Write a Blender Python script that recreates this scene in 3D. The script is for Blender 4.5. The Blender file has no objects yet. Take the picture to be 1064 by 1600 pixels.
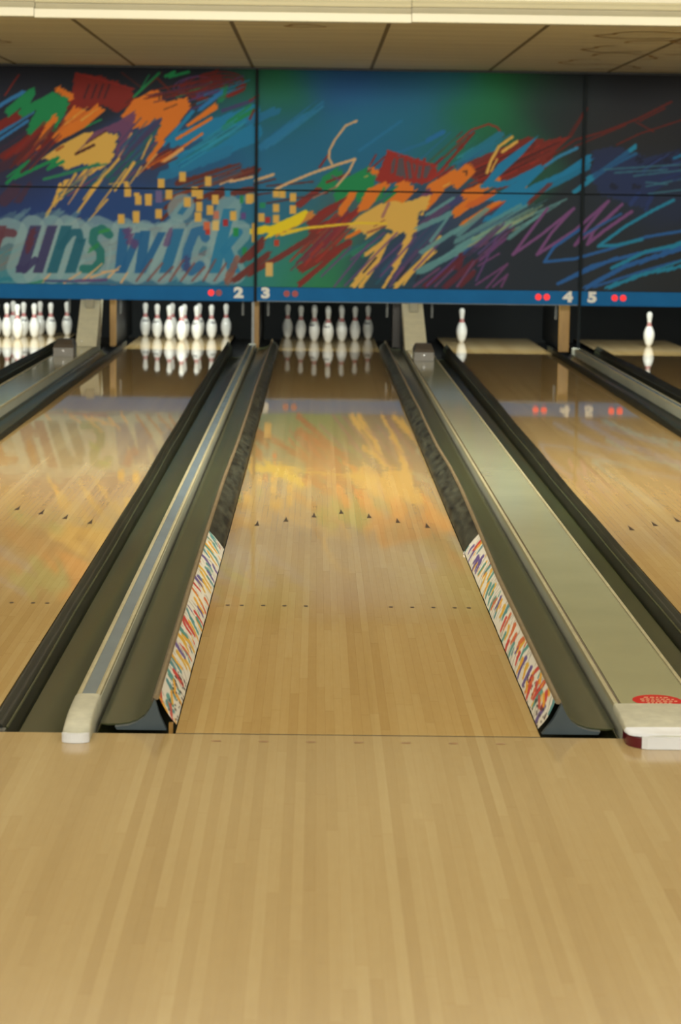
import bpy, math, random
import numpy as np
from mathutils import Matrix, Vector

random.seed(7)
rng = np.random.default_rng(7)
COL = bpy.context.scene.collection
SC = bpy.context.scene
SC.view_settings.view_transform = 'Standard'
SC.view_settings.look = 'None'
SC.view_settings.exposure = 0.0
SC.view_settings.gamma = 1.0

# ---------------------------------------------------------------- materials
def lin(c):
    return tuple(((v / 255) / 12.92 if v / 255 <= 0.04045 else ((v / 255 + 0.055) / 1.055) ** 2.4) for v in c)

def new_mat(name):
    m = bpy.data.materials.new(name)
    m.use_nodes = True
    nt = m.node_tree
    return m, nt, nt.nodes['Principled BSDF']

def N(nt, kind, **kw):
    n = nt.nodes.new(kind)
    for k, v in kw.items():
        if k.startswith('i_'):
            n.inputs[k[2:]].default_value = v
        else:
            setattr(n, k, v)
    return n

def simple(name, rgb, rough=0.5, metal=0.0, var=0.12, scale=14.0, bump=0.0, spec=0.5, stretch=(1, 1, 1)):
    """plain surface with a little procedural unevenness"""
    m, nt, b = new_mat(name)
    tc = N(nt, 'ShaderNodeTexCoord')
    mp = N(nt, 'ShaderNodeMapping')
    mp.inputs['Scale'].default_value = stretch
    nt.links.new(tc.outputs['Object'], mp.inputs['Vector'])
    nz = N(nt, 'ShaderNodeTexNoise', i_Scale=scale, i_Detail=4.0)
    nt.links.new(mp.outputs[0], nz.inputs['Vector'])
    cr = N(nt, 'ShaderNodeValToRGB')
    c = lin(rgb)
    cr.color_ramp.elements[0].position = 0.3
    cr.color_ramp.elements[1].position = 0.7
    cr.color_ramp.elements[0].color = tuple(v * (1 - var) for v in c) + (1,)
    cr.color_ramp.elements[1].color = tuple(min(1, v * (1 + var)) for v in c) + (1,)
    nt.links.new(nz.outputs[0], cr.inputs[0])
    nt.links.new(cr.outputs[0], b.inputs['Base Color'])
    b.inputs['Roughness'].default_value = rough
    b.inputs['Metallic'].default_value = metal
    b.inputs['Specular IOR Level'].default_value = spec
    if bump:
        bp = N(nt, 'ShaderNodeBump', i_Strength=bump, i_Distance=0.004)
        nt.links.new(nz.outputs[0], bp.inputs['Height'])
        nt.links.new(bp.outputs[0], b.inputs['Normal'])
    return m

def painted(name, rough=0.5, spec=0.5):
    m, nt, b = new_mat(name)
    a = N(nt, 'ShaderNodeAttribute', attribute_name='paint')
    nt.links.new(a.outputs['Color'], b.inputs['Base Color'])
    b.inputs['Roughness'].default_value = rough
    b.inputs['Specular IOR Level'].default_value = spec
    return m

def wood(name, tones, rough, spec, board=0.02703, length=1.3, wav=0.0, edge=0.75):
    """maple strips running down the lane: one tone per board length, fine grain, soft joints"""
    m, nt, b = new_mat(name)
    L = nt.links.new
    geo = N(nt, 'ShaderNodeNewGeometry')
    def math_(op, a, b_=None):
        n = N(nt, 'ShaderNodeMath', operation=op)
        for i, v in enumerate((a, b_)):
            if v is None: continue
            if isinstance(v, (int, float)): n.inputs[i].default_value = v
            else: L(v, n.inputs[i])
        return n.outputs[0]
    sp = N(nt, 'ShaderNodeSeparateXYZ')
    L(geo.outputs['Position'], sp.inputs[0])
    u = math_('ADD', math_('DIVIDE', sp.outputs['X'], board), 500.5)
    bi = math_('FLOOR', u)
    w1 = N(nt, 'ShaderNodeTexWhiteNoise', noise_dimensions='1D'); L(bi, w1.inputs['W'])
    v = math_('ADD', math_('DIVIDE', sp.outputs['Y'], length), math_('MULTIPLY', w1.outputs[0], 7.0))
    vi = math_('FLOOR', v)
    cb = N(nt, 'ShaderNodeCombineXYZ'); L(bi, cb.inputs[0]); L(vi, cb.inputs[1])
    w2 = N(nt, 'ShaderNodeTexWhiteNoise', noise_dimensions='2D'); L(cb.outputs[0], w2.inputs['Vector'])
    # long soft stripes several boards wide
    mp0 = N(nt, 'ShaderNodeMapping'); mp0.inputs['Scale'].default_value = (11, 0.25, 1)
    L(geo.outputs['Position'], mp0.inputs[0])
    n0 = N(nt, 'ShaderNodeTexNoise', i_Scale=1.0, i_Detail=2.0); L(mp0.outputs[0], n0.inputs['Vector'])
    # grain
    mp = N(nt, 'ShaderNodeMapping'); mp.inputs['Scale'].default_value = (150, 5, 1)
    L(geo.outputs['Position'], mp.inputs[0])
    ng = N(nt, 'ShaderNodeTexNoise', i_Scale=1.0, i_Detail=5.0); L(mp.outputs[0], ng.inputs['Vector'])
    mp2 = N(nt, 'ShaderNodeMapping'); mp2.inputs['Scale'].default_value = (35, 16, 1)
    L(geo.outputs['Position'], mp2.inputs[0])
    nq = N(nt, 'ShaderNodeTexNoise', i_Scale=1.0, i_Detail=3.0); L(mp2.outputs[0], nq.inputs['Vector'])
    t = math_('ADD', math_('MULTIPLY', w2.outputs[0], 0.20), math_('MULTIPLY', w1.outputs[0], 0.24))
    t = math_('ADD', t, math_('MULTIPLY', n0.outputs[0], 0.42))
    t = math_('ADD', t, math_('MULTIPLY', ng.outputs[0], 0.22))
    t = math_('ADD', t, math_('MULTIPLY', nq.outputs[0], 0.14))
    cr = N(nt, 'ShaderNodeValToRGB')
    cr.color_ramp.elements[0].position = 0.34
    cr.color_ramp.elements[1].position = 0.92
    cr.color_ramp.elements[0].color = lin(tones[0]) + (1,)
    cr.color_ramp.elements[1].color = lin(tones[2]) + (1,)
    e = cr.color_ramp.elements.new(0.63); e.color = lin(tones[1]) + (1,)
    L(t, cr.inputs[0])
    # joints between boards and at board ends
    fu = math_('FRACT', u); du = math_('ABSOLUTE', math_('SUBTRACT', fu, 0.5))
    gu = math_('GREATER_THAN', du, 0.475)
    fv = math_('FRACT', v); dv = math_('ABSOLUTE', math_('SUBTRACT', fv, 0.5))
    gv = math_('GREATER_THAN', dv, 0.4975)
    g = math_('MAXIMUM', math_('MULTIPLY', gu, 0.5), math_('MULTIPLY', gv, 0.5))
    mx = N(nt, 'ShaderNodeMix', data_type='RGBA', blend_type='MULTIPLY')
    L(g, mx.inputs['Factor'])
    L(cr.outputs[0], mx.inputs[6]); mx.inputs[7].default_value = (edge, edge * 0.93, edge * 0.85, 1)
    L(mx.outputs[2], b.inputs['Base Color'])
    b.inputs['Roughness'].default_value = rough
    b.inputs['Specular IOR Level'].default_value = spec
    if wav:
        mp3 = N(nt, 'ShaderNodeMapping'); mp3.inputs['Scale'].default_value = (7, 3.2, 1)
        L(geo.outputs['Position'], mp3.inputs[0])
        nw = N(nt, 'ShaderNodeTexNoise', i_Scale=1.0, i_Detail=2.0); L(mp3.outputs[0], nw.inputs['Vector'])
        hb = nw.outputs[0]
        bp = N(nt, 'ShaderNodeBump', i_Strength=1.0, i_Distance=wav)
        L(hb, bp.inputs['Height']); L(bp.outputs[0], b.inputs['Normal'])
    return m

def emissive(name, rgb, strength, base=None):
    m, nt, b = new_mat(name)
    b.inputs['Base Color'].default_value = lin(base or rgb) + (1,)
    b.inputs['Emission Color'].default_value = lin(rgb) + (1,)
    b.inputs['Emission Strength'].default_value = strength
    b.inputs['Roughness'].default_value = 0.4
    return m

def ceiling_mat():
    m, nt, b = new_mat('ceiling_planks')
    L = nt.links.new
    tc = N(nt, 'ShaderNodeTexCoord')
    sp = N(nt, 'ShaderNodeSeparateXYZ'); L(tc.outputs['Object'], sp.inputs[0])
    d = N(nt, 'ShaderNodeMath', operation='DIVIDE'); L(sp.outputs['Y'], d.inputs[0]); d.inputs[1].default_value = 0.46
    f = N(nt, 'ShaderNodeMath', operation='FRACT'); L(d.outputs[0], f.inputs[0])
    cr = N(nt, 'ShaderNodeValToRGB')
    cr.color_ramp.elements[0].position = 0.0; cr.color_ramp.elements[0].color = lin((226, 220, 196)) + (1,)
    cr.color_ramp.elements[1].position = 1.0; cr.color_ramp.elements[1].color = lin((236, 230, 206)) + (1,)
    e = cr.color_ramp.elements.new(0.12); e.color = lin((243, 238, 214)) + (1,)
    L(f.outputs[0], cr.inputs[0])
    mp = N(nt, 'ShaderNodeMapping'); mp.inputs['Scale'].default_value = (0.7, 6, 1); L(tc.outputs['Object'], mp.inputs[0])
    nz = N(nt, 'ShaderNodeTexNoise', i_Scale=1.0, i_Detail=3.0); L(mp.outputs[0], nz.inputs['Vector'])
    mx = N(nt, 'ShaderNodeMix', data_type='RGBA', blend_type='MULTIPLY'); mx.inputs['Factor'].default_value = 0.35
    L(cr.outputs[0], mx.inputs[6]); L(nz.outputs[0], mx.inputs[7])
    L(mx.outputs[2], b.inputs['Base Color'])
    b.inputs['Roughness'].default_value = 0.7
    return m

M = {}
M['lane'] = wood('lane_maple', ((185, 152, 95), (196, 165, 107), (206, 179, 122)), 0.035, 0.62, wav=0.00028)
M['deck'] = wood('deck_maple', ((190, 160, 110), (205, 178, 128), (215, 190, 140)), 0.04, 0.6, wav=0.0002)
M['approach'] = wood('approach_maple', ((173, 147, 99), (183, 158, 109), (193, 171, 123)), 0.16, 0.4, wav=0.0004, edge=0.9)
M['mark'] = simple('dark_inlay', (62, 48, 36), 0.3)
M['bolt'] = simple('filled_peg', (150, 112, 70), 0.4)
M['gutter'] = simple('olive_gutter', (62, 67, 42), 0.26, var=0.18, scale=3, stretch=(4, .5, 1), spec=0.5)
M['trough'] = simple('olive_trough', (62, 66, 39), 0.3, var=0.14, scale=3, stretch=(4, .5, 1), spec=0.45)
M['rubber'] = simple('black_rubber', (33, 35, 25), 0.5, var=0.4, scale=6, stretch=(3, .6, 3), spec=0.25)
M['curtain'] = simple('black_vinyl', (54, 56, 46), 0.45, var=0.85, scale=9, bump=0.8, stretch=(3, .7, 3), spec=0.35)
M['rail'] = simple('rail_trim', (128, 112, 84), 0.35, var=0.15, spec=0.4)
M['endplate'] = simple('slate_plate', (62, 75, 82), 0.45, var=0.1)
M['divider'] = simple('grey_green_metal', (186, 188, 170), 0.38, var=0.1, scale=5, stretch=(1, .3, 1))
M['trim'] = simple('cream_metal', (190, 182, 146), 0.33, var=0.1)
M['groove'] = simple('brown_groove', (88, 76, 54), 0.5)
M['bluestrip'] = simple('slate_blue_strip', (116, 132, 140), 0.25, var=0.06, scale=4)
M['plate'] = simple('sage_plate', (172, 172, 136), 0.1, var=0.05, scale=3, spec=0.5)
M['cap'] = simple('worn_cream_cap', (190, 189, 168), 0.35, var=0.12, scale=25)
M['band'] = simple('polished_aluminium', (226, 230, 236), 0.22, metal=0.0, var=0.05)
M['maroon'] = simple('maroon_kick', (92, 22, 34), 0.3)
M['red'] = simple('red_sticker', (196, 34, 26), 0.6, var=0.06, spec=0.1)
M['redink'] = simple('sticker_print', (222, 170, 130), 0.5)
M['hood_top'] = simple('hood_brown', (84, 76, 66), 0.45, var=0.1)
M['hood'] = simple('hood_grey', (122, 118, 110), 0.4, var=0.08)
M['screw'] = simple('bright_screw', (210, 210, 210), 0.25, metal=0.7)
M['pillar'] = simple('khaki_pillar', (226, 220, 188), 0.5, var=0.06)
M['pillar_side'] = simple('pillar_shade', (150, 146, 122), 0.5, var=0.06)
M['tan'] = simple('tan_board', (146, 110, 52), 0.4, var=0.15, scale=8, stretch=(4, 4, .6))
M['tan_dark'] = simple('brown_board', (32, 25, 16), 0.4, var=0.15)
M['black'] = simple('black_plate', (22, 24, 25), 0.4, var=0.3)
M['steel'] = simple('speckled_steel', (88, 90, 86), 0.4, metal=0.2, var=0.9, scale=90)
M['post'] = simple('dark_post', (30, 38, 42), 0.75, var=0.15, spec=0.2)
M['silverpost'] = simple('silver_post', (128, 132, 132), 0.35, metal=0.3)
M['mural'] = painted('mural_paint', 0.55, 0.16)
M['cover'] = painted('cover_print', 0.5, 0.4)
M['bluesign'] = simple('sign_blue', (26, 108, 170), 0.6, var=0.06, scale=3, spec=0.12)
M['digit'] = simple('white_digit', (235, 235, 225), 0.4, var=0.03)
M['lamp_on'] = emissive('lamp_lit', (255, 20, 28), 0.75, (200, 20, 25))
M['lamp_off'] = emissive('lamp_dim', (160, 40, 40), 0.12, (150, 45, 45))
M['pin'] = simple('pin_white', (238, 238, 230), 0.22, var=0.02)
M['pin_red'] = simple('pin_red', (172, 30, 26), 0.3)
M['pin_ink'] = simple('pin_ink', (34, 40, 48), 0.35)
M['ceiling'] = ceiling_mat()
M['ceil_joint'] = simple('ceiling_joint', (120, 108, 80), 0.7)
M['stain'] = simple('ceiling_stain', (176, 150, 104), 0.8, var=0.25, scale=6)
M['white_ceiling'] = simple('upper_ceiling', (214, 208, 190), 0.8, var=0.03)
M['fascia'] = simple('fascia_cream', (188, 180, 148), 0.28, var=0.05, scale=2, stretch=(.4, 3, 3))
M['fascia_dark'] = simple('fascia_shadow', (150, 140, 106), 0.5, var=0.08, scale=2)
M['wall'] = simple('side_wall', (168, 158, 138), 0.8, var=0.04, scale=2)
M['pit'] = simple('pit_curtain', (14, 20, 20), 0.75, var=0.25, scale=2)
M['bed'] = simple('bed_dark', (30, 28, 22), 0.8)

# ---------------------------------------------------------------- mesh helpers
class MB:
    """collects boxes, sheets and tubes for ONE mesh object"""
    def __init__(s): s.v = []; s.f = []; s.m = []; s.mats = []; s.smooth = []
    def mi(s, mat):
        if mat not in s.mats: s.mats.append(mat)
        return s.mats.index(mat)
    def add(s, vs, fs, mat, smooth=False):
        o = len(s.v); i = s.mi(mat); s.v += [tuple(map(float, v)) for v in vs]
        for f in fs:
            s.f.append(tuple(o + k for k in f)); s.m.append(i); s.smooth.append(smooth)
        return s
    def box(s, x0, x1, y0, y1, z0, z1, mat):
        vs = [(x, y, z) for z in (z0, z1) for y in (y0, y1) for x in (x0, x1)]
        return s.add(vs, [(0, 2, 3, 1), (4, 5, 7, 6), (0, 1, 5, 4), (2, 6, 7, 3), (0, 4, 6, 2), (1, 3, 7, 5)], mat)
    def sheet(s, rows, mat, smooth=True, closed=False, cap=False):
        """rows: list of equally long point lists"""
        n = len(rows[0]); vs = [p for r in rows for p in r]; fs = []
        for i in range(len(rows) - 1):
            for j in range(n if closed else n - 1):
                k = (j + 1) % n
                fs.append((i * n + j, i * n + k, (i + 1) * n + k, (i + 1) * n + j))
        s.add(vs, fs, mat, smooth)
        if cap:
            for r, rev in ((rows[0], True), (rows[-1], False)):
                idx = list(range(n)); s.add(r, [tuple(idx[::-1] if rev else idx)], mat)
        return s
    def prism(s, poly, axis, a, b_, mat, smooth=False):
        """poly of 2-D points pushed along an axis from a to b_"""
        def P(p, t): return {'x': (t, p[0], p[1]), 'y': (p[0], t, p[1]), 'z': (p[0], p[1], t)}[axis]
        return s.sheet([[P(p, a) for p in poly], [P(p, b_) for p in poly]], mat, smooth, closed=True, cap=True)
    def tube(s, pts, r, mat, n=10, cap=True):
        rows = []
        for i, p in enumerate(pts):
            p = Vector(p)
            d = (Vector(pts[min(i + 1, len(pts) - 1)]) - Vector(pts[max(i - 1, 0)])).normalized()
            a = d.cross(Vector((0, 0, 1)))
            a = Vector((1, 0, 0)) if a.length < 1e-4 else a.normalized()
            b_ = d.cross(a)
            rows.append([tuple(p + r * (math.cos(t) * a + math.sin(t) * b_)) for t in [2 * math.pi * k / n for k in range(n)]])
        return s.sheet(rows, mat, True, closed=True, cap=cap)
    def build(s, name, parent=None, origin=None):
        me = bpy.data.meshes.new(name)
        off = origin if origin is not None else (tuple(base_of(parent)) if parent is not None else None)
        vs = s.v if off is None else [tuple(a - b_ for a, b_ in zip(v, off)) for v in s.v]
        me.from_pydata(vs, [], s.f)
        for m in s.mats: me.materials.append(M[m])
        me.polygons.foreach_set('material_index', s.m)
        me.polygons.foreach_set('use_smooth', s.smooth)
        me.update()
        o = bpy.data.objects.new(name, me); COL.objects.link(o)
        if origin is not None and parent is None: o.location = origin
        if parent is not None: o.parent = parent
        return o

def tag(o, label, cat, group=None):
    o['label'] = label; o['category'] = cat
    if group: o['group'] = group
    return o

def structure(o):
    o['kind'] = 'structure'; return o

def base_of(o):
    b_ = Vector(o.location)
    return b_ if o.parent is None else b_ + base_of(o.parent)

def thing(name, label, cat, loc=(0, 0, 0), group=None):
    o = bpy.data.objects.new(name, None); COL.objects.link(o); o.location = loc
    o.empty_display_size = 0.1
    return tag(o, label, cat, group)

def bevel(o, w, seg=2):
    m = o.modifiers.new('bevel', 'BEVEL'); m.width = w; m.segments = seg; m.limit_method = 'ANGLE'
    return o

def sstep(a, b_, x):
    t = min(1, max(0, (x - a) / (b_ - a))); return t * t * (3 - 2 * t)

def text_mesh(body, mat, name, parent, size, loc, sx=1.0, bold=0.0, depth=0.004):
    """flat raised lettering standing in the x-z plane, facing -y"""
    cu = bpy.data.curves.new('lettering', 'FONT'); cu.body = body; cu.size = size
    cu.align_x = 'CENTER'; cu.align_y = 'CENTER'; cu.offset = bold; cu.extrude = depth / 2
    t = bpy.data.objects.new('lettering', cu); COL.objects.link(t)
    dg = bpy.context.evaluated_depsgraph_get()
    me = bpy.data.meshes.new_from_object(t.evaluated_get(dg))
    bpy.data.objects.remove(t)
    me.transform(Matrix.Rotation(math.pi / 2, 4, 'X') @ Matrix.Diagonal((sx, 1, 1, 1)))
    me.materials.clear(); me.materials.append(M[mat])
    o = bpy.data.objects.new(name, me); COL.objects.link(o); o.parent = parent
    o.location = Vector(loc) - base_of(parent)
    return o

# ---------------------------------------------------------------- paint canvas (colours sampled onto mesh vertices)
class Canvas:
    def __init__(s, x0, y0, x1, y1):
        s.x0, s.y0 = x0, y0
        s.W, s.H = int(x1 - x0), int(y1 - y0)
        s.a = np.zeros((s.H, s.W, 3))
        s.X, s.Y = np.meshgrid(np.arange(s.W, dtype=float) + x0, np.arange(s.H, dtype=float) + y0)
    def bristle(s, amp, seed=4):
        # ragged brush ends: shift the drawing along the slanting stroke direction by streaky noise
        r = np.random.default_rng(seed)
        X0, Y0 = s.X.copy(), s.Y.copy()
        dx, dy = .78, -.62
        p = X0 * .62 + Y0 * .78; q = X0 * dx + Y0 * dy
        tab = r.uniform(-1, 1, 4096); tab2 = r.uniform(-1, 1, 4096)
        def n1(t, k):
            i = np.floor(t).astype(int); f = t - i; f = f * f * (3 - 2 * f)
            return k[i % 4096] * (1 - f) + k[(i + 1) % 4096] * f
        n = .6 * n1(p / 1.7 + 900 + 37 * np.floor(q / 60), tab) + .4 * n1(p / 4.3 + 500 + np.sin(q / 45) * 2, tab2)
        s.X = X0 + dx * n * amp; s.Y = Y0 + dy * n * amp
        s.plain = (X0, Y0)
    def smooth(s): s.X, s.Y = s.plain
    def blend(s, sl, mask, c):
        a = s.a[sl]; a += (np.array(c, float) - a) * mask[..., None]
    def win(s, xa, xb, ya, yb):
        i0 = max(0, int(ya - s.y0) - 2); i1 = min(s.H, int(yb - s.y0) + 3)
        j0 = max(0, int(xa - s.x0) - 2); j1 = min(s.W, int(xb - s.x0) + 3)
        return None if i0 >= i1 or j0 >= j1 else (slice(i0, i1), slice(j0, j1))
    def stroke(s, pts, w, c, al=1.0, w2=None, rag=0.0):
        w2 = w if w2 is None else w2
        xs = [p[0] for p in pts]; ys = [p[1] for p in pts]; r = max(w, w2) / 2 + 2
        sl = s.win(min(xs) - r - 8, max(xs) + r + 8, min(ys) - r - 8, max(ys) + r + 8)
        if sl is None: return
        if max(w, w2) < 5.6 and hasattr(s, 'plain'): X, Y = s.plain[0][sl], s.plain[1][sl]
        else: X, Y = s.X[sl], s.Y[sl]
        best = np.full(X.shape, -1e9)
        seg = [math.hypot(b_[0] - a[0], b_[1] - a[1]) for a, b_ in zip(pts, pts[1:])]
        tot = sum(seg) or 1; acc = 0
        for (a, b_), l in zip(zip(pts, pts[1:]), seg):
            dx, dy = b_[0] - a[0], b_[1] - a[1]
            t = np.clip(((X - a[0]) * dx + (Y - a[1]) * dy) / (l * l + 1e-9), 0, 1)
            d = np.hypot(X - a[0] - t * dx, Y - a[1] - t * dy)
            ww = (w + (w2 - w) * (acc + t * l) / tot) / 2
            best = np.maximum(best, ww - d); acc += l
        if rag:
            best = best + rag * np.sin(X * 0.9 + Y * 1.7) * np.sin(X * 0.37 - Y * 0.61)
        s.blend(sl, np.clip(best + 0.5, 0, 1) * al, c)
    def poly(s, pts, c, al=1.0):
        xs = [p[0] for p in pts]; ys = [p[1] for p in pts]
        sl = s.win(min(xs) - 8, max(xs) + 8, min(ys) - 8, max(ys) + 8)
        if sl is None: return
        X, Y = s.X[sl], s.Y[sl]; acc = np.zeros(X.shape)
        for ox, oy in ((-.25, -.25), (.25, -.25), (-.25, .25), (.25, .25)):
            ins = np.zeros(X.shape, bool)
            for a, b_ in zip(pts, pts[1:] + pts[:1]):
                if a[1] == b_[1]: continue
                c1 = ((a[1] > Y + oy) != (b_[1] > Y + oy))
                xi = (b_[0] - a[0]) * (Y + oy - a[1]) / (b_[1] - a[1]) + a[0]
                ins ^= c1 & (X + ox < xi)
            acc += ins * .25
        s.blend(sl, acc * al, c)
    def rect(s, cx, cy, w, h, c, al=1.0):
        s.poly([(cx - w / 2, cy - h / 2), (cx + w / 2, cy - h / 2), (cx + w / 2, cy + h / 2), (cx - w / 2, cy + h / 2)], c, al)
    def ellipse(s, cx, cy, rx, ry, w, c, al=1.0, rot=0.0):
        p = []
        for k in range(25):
            t = 2 * math.pi * k / 24; x, y = rx * math.cos(t), ry * math.sin(t)
            p.append((cx + x * math.cos(rot) - y * math.sin(rot), cy + x * math.sin(rot) + y * math.cos(rot)))
        s.stroke(p, w, c, al)
    def sample(s, x, y):
        x = np.clip(x - s.x0, 0, s.W - 1.001); y = np.clip(y - s.y0, 0, s.H - 1.001)
        i = y.astype(int); j = x.astype(int); fy = (y - i)[:, None]; fx = (x - j)[:, None]
        a = s.a
        return (a[i, j] * (1 - fx) + a[i, j + 1] * fx) * (1 - fy) + (a[i + 1, j] * (1 - fx) + a[i + 1, j + 1] * fx) * fy

def to_lin(a):
    a = np.clip(a / 255.0, 0, 1)
    return np.where(a <= 0.04045, a / 12.92, ((a + 0.055) / 1.055) ** 2.4)

def grid_paint(name, P, colours, mat, parent=None):
    """P: (rows, cols, 3) points, colours: (rows, cols, 3) srgb 0-255 -> painted mesh"""
    r, c = P.shape[:2]
    me = bpy.data.meshes.new(name)
    idx = np.arange(r * c).reshape(r, c)
    f = np.stack([idx[:-1, :-1], idx[:-1, 1:], idx[1:, 1:], idx[1:, :-1]], -1).reshape(-1, 4)
    if parent is not None: P = P - np.array(base_of(parent))
    me.from_pydata(P.reshape(-1, 3).tolist(), [], f.tolist())
    at = me.attributes.new('paint', 'FLOAT_COLOR', 'POINT')
    at.data.foreach_set('color', np.concatenate([to_lin(colours.reshape(-1, 3)), np.ones((r * c, 1))], 1).ravel().astype(np.float32))
    me.materials.append(M[mat]); me.update()
    o = bpy.data.objects.new(name, me); COL.objects.link(o); o.parent = parent
    return o

#@@MURAL
# ---------------------------------------------------------------- the mural, drawn in mural units
MK = [[0.0065181874362962, 9.341977982117955e-05], [-4.7664179149279826e-05, -0.006515411093251748],
      [0.000254662671928882, -1.5055475398915801e-05], [-3.394132518216027, 3.5414955981559277]]
def m2w(x, y):
    return (MK[0][0] * x + MK[1][0] * y + MK[2][0] * x * y * 1e-3 + MK[3][0],
            MK[0][1] * x + MK[1][1] * y + MK[2][1] * x * y * 1e-3 + MK[3][1])
def w2m(X, Z):
    x = (X + 3.394) / 0.0066; y = (3.5415 - Z) / 0.0065
    for _ in range(12):
        ex = X - (MK[0][0] * x + MK[1][0] * y + MK[2][0] * x * y * 1e-3 + MK[3][0])
        ez = Z - (MK[0][1] * x + MK[1][1] * y + MK[2][1] * x * y * 1e-3 + MK[3][1])
        x = x + ex / 0.0066; y = y - ez / 0.0065
    return x, y

def paint_mural():
    cv = Canvas(-150, 80, 1460, 490)
    # soft airbrushed ground
    ctrl = [(-100, 130, (26, 30, 42)), (30, 120, (26, 30, 42)), (150, 118, (24, 30, 42)), (300, 115, (26, 34, 46)), (370, 118, (30, 42, 56)),
            (30, 180, (36, 40, 58)), (380, 200, (28, 96, 132)), (330, 260, (30, 84, 128)), (230, 240, (44, 60, 96)), (40, 270, (44, 44, 64)),
            (-100, 320, (30, 52, 104)), (60, 310, (34, 60, 120)), (150, 320, (36, 66, 122)), (40, 430, (44, 120, 140)), (200, 340, (32, 66, 122)), (200, 430, (60, 108, 136)), (330, 430, (44, 110, 140)), (300, 330, (40, 84, 128)),
            (385, 350, (40, 110, 138)), (410, 118, (24, 110, 62)), (440, 140, (22, 98, 66)), (395, 150, (26, 100, 90)), (500, 115, (26, 84, 130)),
            (545, 125, (26, 72, 132)), (620, 118, (26, 82, 124)), (560, 180, (30, 102, 138)), (470, 230, (28, 98, 134)), (640, 190, (30, 102, 134)),
            (430, 190, (26, 92, 118)), (440, 270, (30, 102, 142)), (590, 240, (28, 98, 136)), (700, 130, (28, 92, 120)), (740, 170, (26, 108, 78)),
            (700, 230, (30, 100, 110)), (790, 125, (24, 112, 62)), (770, 190, (28, 104, 66)), (830, 118, (24, 56, 48)), (850, 160, (34, 52, 52)), (800, 230, (32, 78, 64)),
            (900, 120, (26, 34, 40)), (900, 180, (38, 42, 46)), (1000, 120, (24, 27, 34)), (1000, 200, (38, 40, 44)), (1060, 160, (34, 36, 42)),
            (1300, 130, (24, 27, 34)), (1300, 300, (34, 40, 56)), (1000, 300, (36, 46, 70)), (950, 340, (36, 44, 52)), (850, 420, (34, 42, 52)),
            (800, 440, (34, 42, 52)), (1050, 430, (38, 42, 46)), (960, 430, (38, 44, 50)), (1300, 440, (34, 40, 50)),
            (420, 430, (44, 122, 122)), (470, 435, (40, 122, 76)), (440, 400, (46, 120, 120)), (500, 390, (42, 112, 84)), (410, 320, (36, 98, 138)),
            (470, 320, (40, 100, 120)), (540, 330, (60, 90, 96)), (600, 420, (38, 66, 84)), (680, 400, (34, 56, 76)), (720, 430, (34, 44, 62)), (700, 330, (50, 66, 92))]
    num = np.zeros(cv.a.shape); den = np.zeros(cv.a.shape[:2])
    for x, y, c in ctrl:
        w = np.exp(-(((cv.X - x) / 46.0) ** 2 + ((cv.Y - y) / 40.0) ** 2)) + 1e-5 / (1 + ((cv.X - x) ** 2 + (cv.Y - y) ** 2) / 4e4)
        num += w[..., None] * np.array(c, float); den += w
    cv.a = num / den[..., None]
    cv.bristle(5.5)
    brushed = (cv.X, cv.Y)

    def T(ox, oy, k):
        def S(pts, w, c, al=1.0, w2=None):
            if ox > 700: pts = [(x + 260, y - 95 + (y % 37) * 2) if x >= 1060 else (x, y) for x, y in pts]
            if ox == 0: pts = [(x - 170, y + 90) if x <= 0 else (x, y) for x, y in pts]
            cv.stroke([(ox + x / k, oy + y / k) for x, y in pts], max(1.2, w / k), c, al, None if w2 is None else w2 / k, rag=0.35)
        def G(pts, c, al=1.0): cv.poly([(ox + x / k, oy + y / k) for x, y in pts], c, al)
        def R(x, y, c, w=26, h=38, al=1.0):
            cv.X, cv.Y = cv.plain; cv.rect(ox + x / k, oy + y / k, w / k, h / k, c, al); cv.X, cv.Y = brushed
        def E(x, y, rx, ry, w, c, al=1.0, rot=0): cv.ellipse(ox + x / k, oy + y / k, rx / k, ry / k, w / k, c, al, rot)
        def hatch(x0, y0, x1, y1, n, spread, w, cols, al=0.8, seed=0):
            r = random.Random(seed)
            for _ in range(n):
                px, py = r.uniform(-spread, spread), r.uniform(-spread, spread) * .6
                a, b_ = r.uniform(0, .5), r.uniform(.5, 1)
                S([(x0 + (x1 - x0) * a + px, y0 + (y1 - y0) * a + py), (x0 + (x1 - x0) * b_ + px, y0 + (y1 - y0) * b_ + py)],
                  w * r.uniform(.5, 1.3), r.choice(cols), al, w * r.uniform(.3, .9))
        return S, G, R, E, hatch
    red = (122, 34, 28); dred = (92, 34, 30); orange = (206, 112, 34); ochre = (206, 164, 78); green = (24, 126, 76)
    purple = (104, 64, 98); slate = (62, 62, 98); blue = (26, 118, 164); peach = (204, 164, 118); yellow = (218, 194, 30); pale = (112, 150, 160)
    teal = (92, 142, 146)
    # ---- left picture
    S, G, R, E, H = T(0, 90, 2.533)
    H(20, 420, 330, 180, 30, 60, 14, [dred, red, (60, 40, 60), slate], .7, 1)
    S([(0, 200), (95, 135)], 16, (46, 112, 168)); S([(0, 320), (130, 215)], 14, (42, 108, 160)); S([(0, 345), (110, 250)], 12, (46, 112, 168)); S([(10, 180), (60, 150)], 8, (46, 112, 168))
    S([(0, 275), (115, 205)], 34, red, .9); S([(20, 390), (160, 300)], 40, red, .8); S([(150, 350), (250, 290)], 50, red, .85); S([(20, 150), (75, 70)], 6, red)
    S([(0, 430), (110, 380)], 40, (70, 40, 54), .7); S([(20, 560), (60, 520)], 50, (72, 46, 64), .8); S([(70, 570), (120, 500)], 22, (72, 46, 64), .8)
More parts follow.
